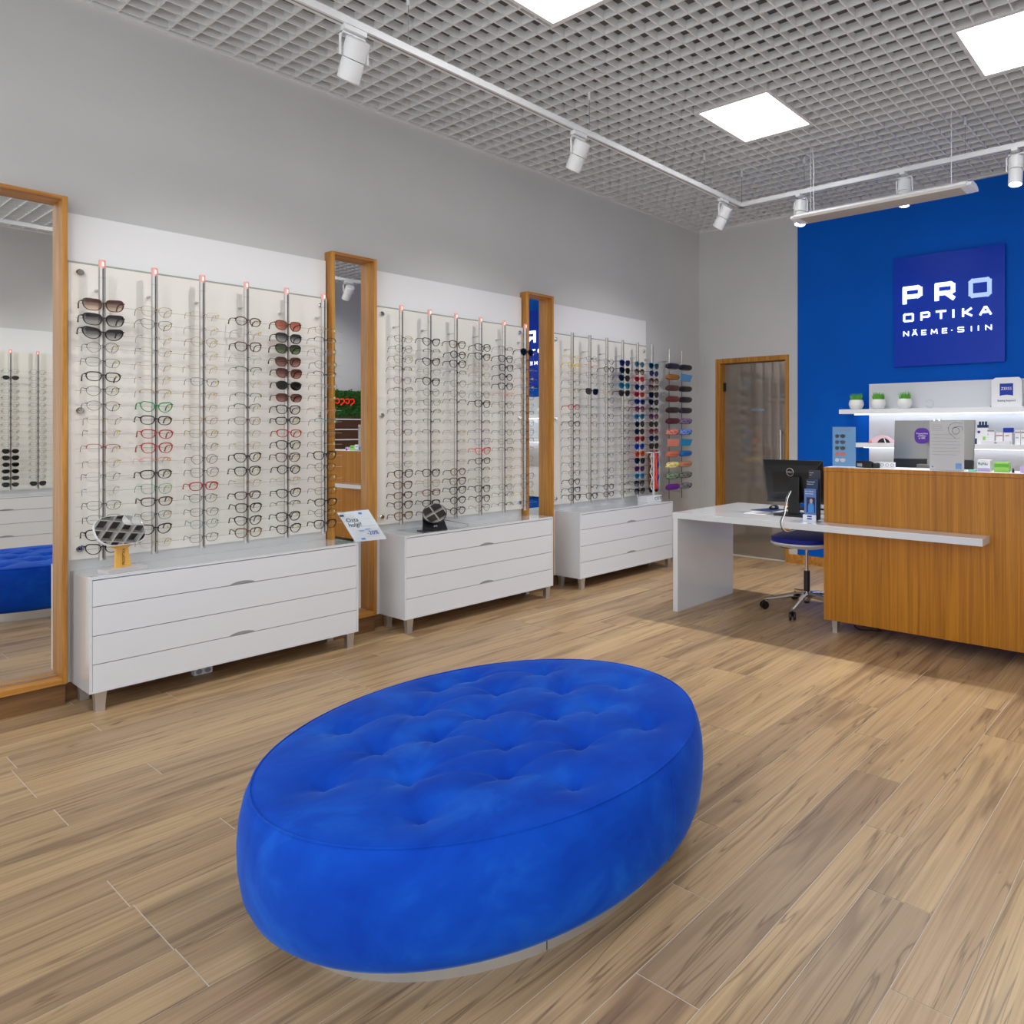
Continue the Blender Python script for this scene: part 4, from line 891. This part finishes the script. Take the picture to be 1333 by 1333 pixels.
# products, lower shelf
ZS2 = 1.3215
t = thing('pink_headband', 'pink padded arch with black striped inlay on the lower shelf', 'headband', (2.42, 6.31, ZS2))
add('padding', MB().prism([(-.13, 0)]+[(-.13+.26*i/10, .018+.058*math.sin(math.pi*i/10)) for i in range(11)]+[(.13, 0)], (0, 0, 0), (1, 0, 0), (0, 0, 1), (0, 1, 0), .06), 'pink', t, world=False, bevel=.004)
add('dark_inlay', MB().prism([(-.06, 0)]+[(-.06+.14*i/8, .045*math.sin(math.pi*i/8)**.7) for i in range(1, 8)]+[(.08, 0)], (.02, -.0005, .004), (1, 0, 0), (0, 0, 1), (0, -1, 0), .001), 'blackm', t, world=False); add('white_stripe', MB().prism([(0, 0), (.012, 0), (-.006, .044), (-.016, .044)], (.045, -.0020, .004), (1, 0, 0), (0, 0, 1), (0, -1, 0), .001), 'paper', t, world=False)
mb = MB().lathe([(.012, 0), (.016, .008), (.012, .02), (.003, .026)], (-.105, -.022, 0), 12); add('orange_bead', mb, 'orange', t, world=False, smooth=True)
smallbox(3.347, 6.33, ZS2, .035, .05, .105, 'paper', 'product_carton', 'slim white carton at the left of the product row, lower shelf', band=('navy', .02, .5))
t = thing('care_bottle_display', 'white display of bottles with navy caps on the lower shelf, tallest product', 'display', (3.412, 6.32, ZS2)); add('card', box(-.045, -.02, 0, .045, .02, .15), 'paper', t, world=False)
for k in range(3): add('navy_cap', MB().lathe([(.010, .176), (.010, .205), (.007, .207)], (-.026+.027*k, 0, 0), 10), 'navy', t, world=False, smooth=True)
add('navy_band', box(-.045, -.021, .150, .045, .021, .176), 'navy', t, world=False); add('purple_patch', box(-.042, -.0212, .10, -.018, -.0203, .122), 'purple', t, world=False); add('lime_patch', box(.005, -.0212, .04, .03, -.0203, .07), 'lime', t, world=False)
smallbox(3.487, 6.33, ZS2, .065, .05, .135, 'paper', 'product_carton', 'white carton with grey side right of the navy capped bottles', band=('inkgrey', .85, .97), txt=('i', .03, 'navy', .6))
smallbox(3.562, 6.33, ZS2, .06, .05, .108, 'paper', 'product_carton', 'white carton with a small red mark, third carton on lower shelf', band=('red', .7, .78))
t = thing('blue_capped_box', 'white carton with a blue lid on the lower shelf', 'box', (3.634, 6.335, ZS2)); add('carton', box(-.034, -.025, 0, .034, .025, .108), 'paper', t, world=False); add('blue_lid', box(-.04, -.03, .108, .04, .03, .150), 'zblue', t, world=False, bevel=.004); add('red_mark', box(-.02, -.0262, .075, .01, -.0253, .083), 'red', t, world=False)
t = thing('product_tray', 'low white tray in front of the cartons on the lower shelf', 'tray', (3.54, 6.272, ZS2)); add('tray', box(-.125, -.015, 0, .125, .014, .033), 'white', t, world=False, bevel=.002); add('grey_mark', box(-.01, -.0162, .010, .012, -.0153, .022), 'inkgrey', t, world=False)
for k in range(6): smallbox(3.72+.052*k, 6.33, ZS2, .048, .05, .128, 'paper', 'lens_carton', 'white lens solution carton with grey lettering, %s in the right hand row' % ORR[k], band=('inkgrey', .8, .9), txt=('LENS', .013, 'ink', .45))
for k in range(9): smallbox(4.15+.13*k, 6.33, ZS2, .09, .06, .10+.03*(k % 3), ('paper', 'lilac', 'teal')[k % 3], 'product_carton', 'product carton %s from the left beyond the right edge of the photo' % ORD[k], band=('zblue', .5, .7))

# wall sign
t = thing('wall_sign', 'square blue sign reading PRO OPTIKA NAEME SIIN on the blue wall', 'sign', (3.03, 6.44, 2.6))
add('sign_panel', box(2.503, 6.432, 2.072, 3.580, 6.460, 3.143), 'sign', t, bevel=.002); add('mounting_frame', box(2.56, 6.4605, 2.13, 3.52, YB-.0125, 3.08), 'gap', t)
GL = {'P': [[(0,0),(0,1),(.85,1),(1,.9),(1,.5),(.85,.4),(0,.4)]], 'R': [[(0,0),(0,1),(.85,1),(1,.9),(1,.5),(.85,.4),(0,.4)], [(.55,.4),(1,0)]], 'O': [[(.1,0),(.9,0),(1,.1),(1,.9),(.9,1),(.1,1),(0,.9),(0,.1),(.1,0)]],
      'T': [[(0,1),(1,1)], [(.5,1),(.5,0)]], 'I': [[(.5,0),(.5,1)]], 'K': [[(0,0),(0,1)], [(0,.45),(.25,.5),(.95,1)], [(.25,.5),(1,0)]], 'A': [[(0,0),(.42,1),(.58,1),(1,0)], [(.18,.32),(.82,.32)]],
      'N': [[(0,0),(0,1)], [(0,1),(1,0)], [(1,0),(1,1)]], 'E': [[(1,0),(0,0),(0,1),(1,1)], [(0,.5),(.9,.5)]], 'M': [[(0,0),(.08,1),(.5,.25),(.92,1),(1,0)]], 'S': [[(0,.08),(.12,0),(.88,0),(1,.12),(1,.38),(.88,.5),(.12,.5),(0,.62),(0,.88),(.12,1),(.88,1),(1,.92)]], '.': [[(.4,.5),(.6,.5)]]}
GL['Ä'] = GL['A']+[[(.2,1.28),(.3,1.28)], [(.7,1.28),(.8,1.28)]]
def glyph(ch, x0, x1, z0, z1, sw, y, d):
    mb = MB(); hw_ = sw/2
    for k, pl in enumerate(GL[ch]):
        P = [(x0+hw_+(x1-x0-sw)*a, z0+hw_+(z1-z0-sw)*b) for a, b in pl]
        for i, ((a, b), (c, e)) in enumerate(zip(P[:-1], P[1:])):
            L_ = math.hypot(c-a, e-b) or 1e-6; ux, uz = (c-a)/L_, (e-b)/L_; ex = hw_*.9; vx, vz = -uz*hw_, ux*hw_
            dd = d+.0002*((i+k) % 3)
            mb.prism([(a-ux*ex*.8+vx, b-uz*ex*.8+vz), (a-ux*ex*.8-vx, b-uz*ex*.8-vz), (c+ux*ex*.8-vx, e+uz*ex*.8-vz), (c+ux*ex*.8+vx, e+uz*ex*.8+vz)], (0, y, 0), (1, 0, 0), (0, 0, 1), (0, -1, 0), dd)
    return mb
for ch, x0, x1, m_ in (('P', 2.60, 2.80, 'letter'), ('R', 2.924, 3.122, 'letter'), ('O', 3.25, 3.462, 'letterO')): add('letter', glyph(ch, x0, x1, 2.677, 2.853, .040, 6.4318, .010), m_, t, label='pale blue outlined letter O' if ch == 'O' else None)
for ch, x0, x1 in zip('OPTIKA', (2.605, 2.782, 2.932, 3.075, 3.188, 3.349), (2.714, 2.878, 3.039, 3.135, 3.285, 3.462)): add('letter', glyph(ch, x0, x1, 2.506, 2.590, .0185, 6.4318, .008), 'letter', t)
xs = (2.605, 2.695, 2.79, 2.885, 2.995, 3.075, 3.145, 3.26, 3.325, 3.403); ws = (.058, .056, .052, .066, .052, .03, .062, .03, .03, .06)
for ch, x0, w_ in zip('NÄEME.SIIN', xs, ws): add('letter', glyph(ch, x0, x0+w_, 2.367, 2.418, .0092, 6.4318, .006), 'letter', t)

# door
d_ = MB().box(.253, YB-.012, 0, .318, YB+.118, 2.275).box(1.215, YB-.012, 0, 1.257, YB+.118, 2.275).box(.318, YB-.012, 2.222, 1.215, YB+.118, 2.275)
dr = struct('door_1', d_, 'oak', bevel=.0015)
add('glass_leaf', box(.322, YB+.075, .004, 1.211, YB+.085, 2.216), 'doorglass', dr)
add('handle', MB().tube([(1.135, YB+.02, 1.0), (1.135, YB+.02, 1.45)], .013, 10), 'steel', dr, smooth=True)
for z in (1.42, 1.05): add('handle_mount', MB().tube([(1.135, YB+.02, z), (1.135, YB+.074, z)], .008, 8), 'steel', dr)
for z in (1.95, .3): add('hinge', box(.3185, YB+.055, z-.05, .345, YB+.0745, z+.05), 'blackm', dr)
text('PERSONAL', .040, dr, 'door_text', 'paperblue', (.70, YB+.0745, 1.665), (1, 0, 0), (0, 0, 1))
struct('unseen_door_backing', box(-.12, YB+.121, 0, 1.6, YB+.20, 2.6), 'gap')  # unseen dark backing added behind the door to block leaking world light
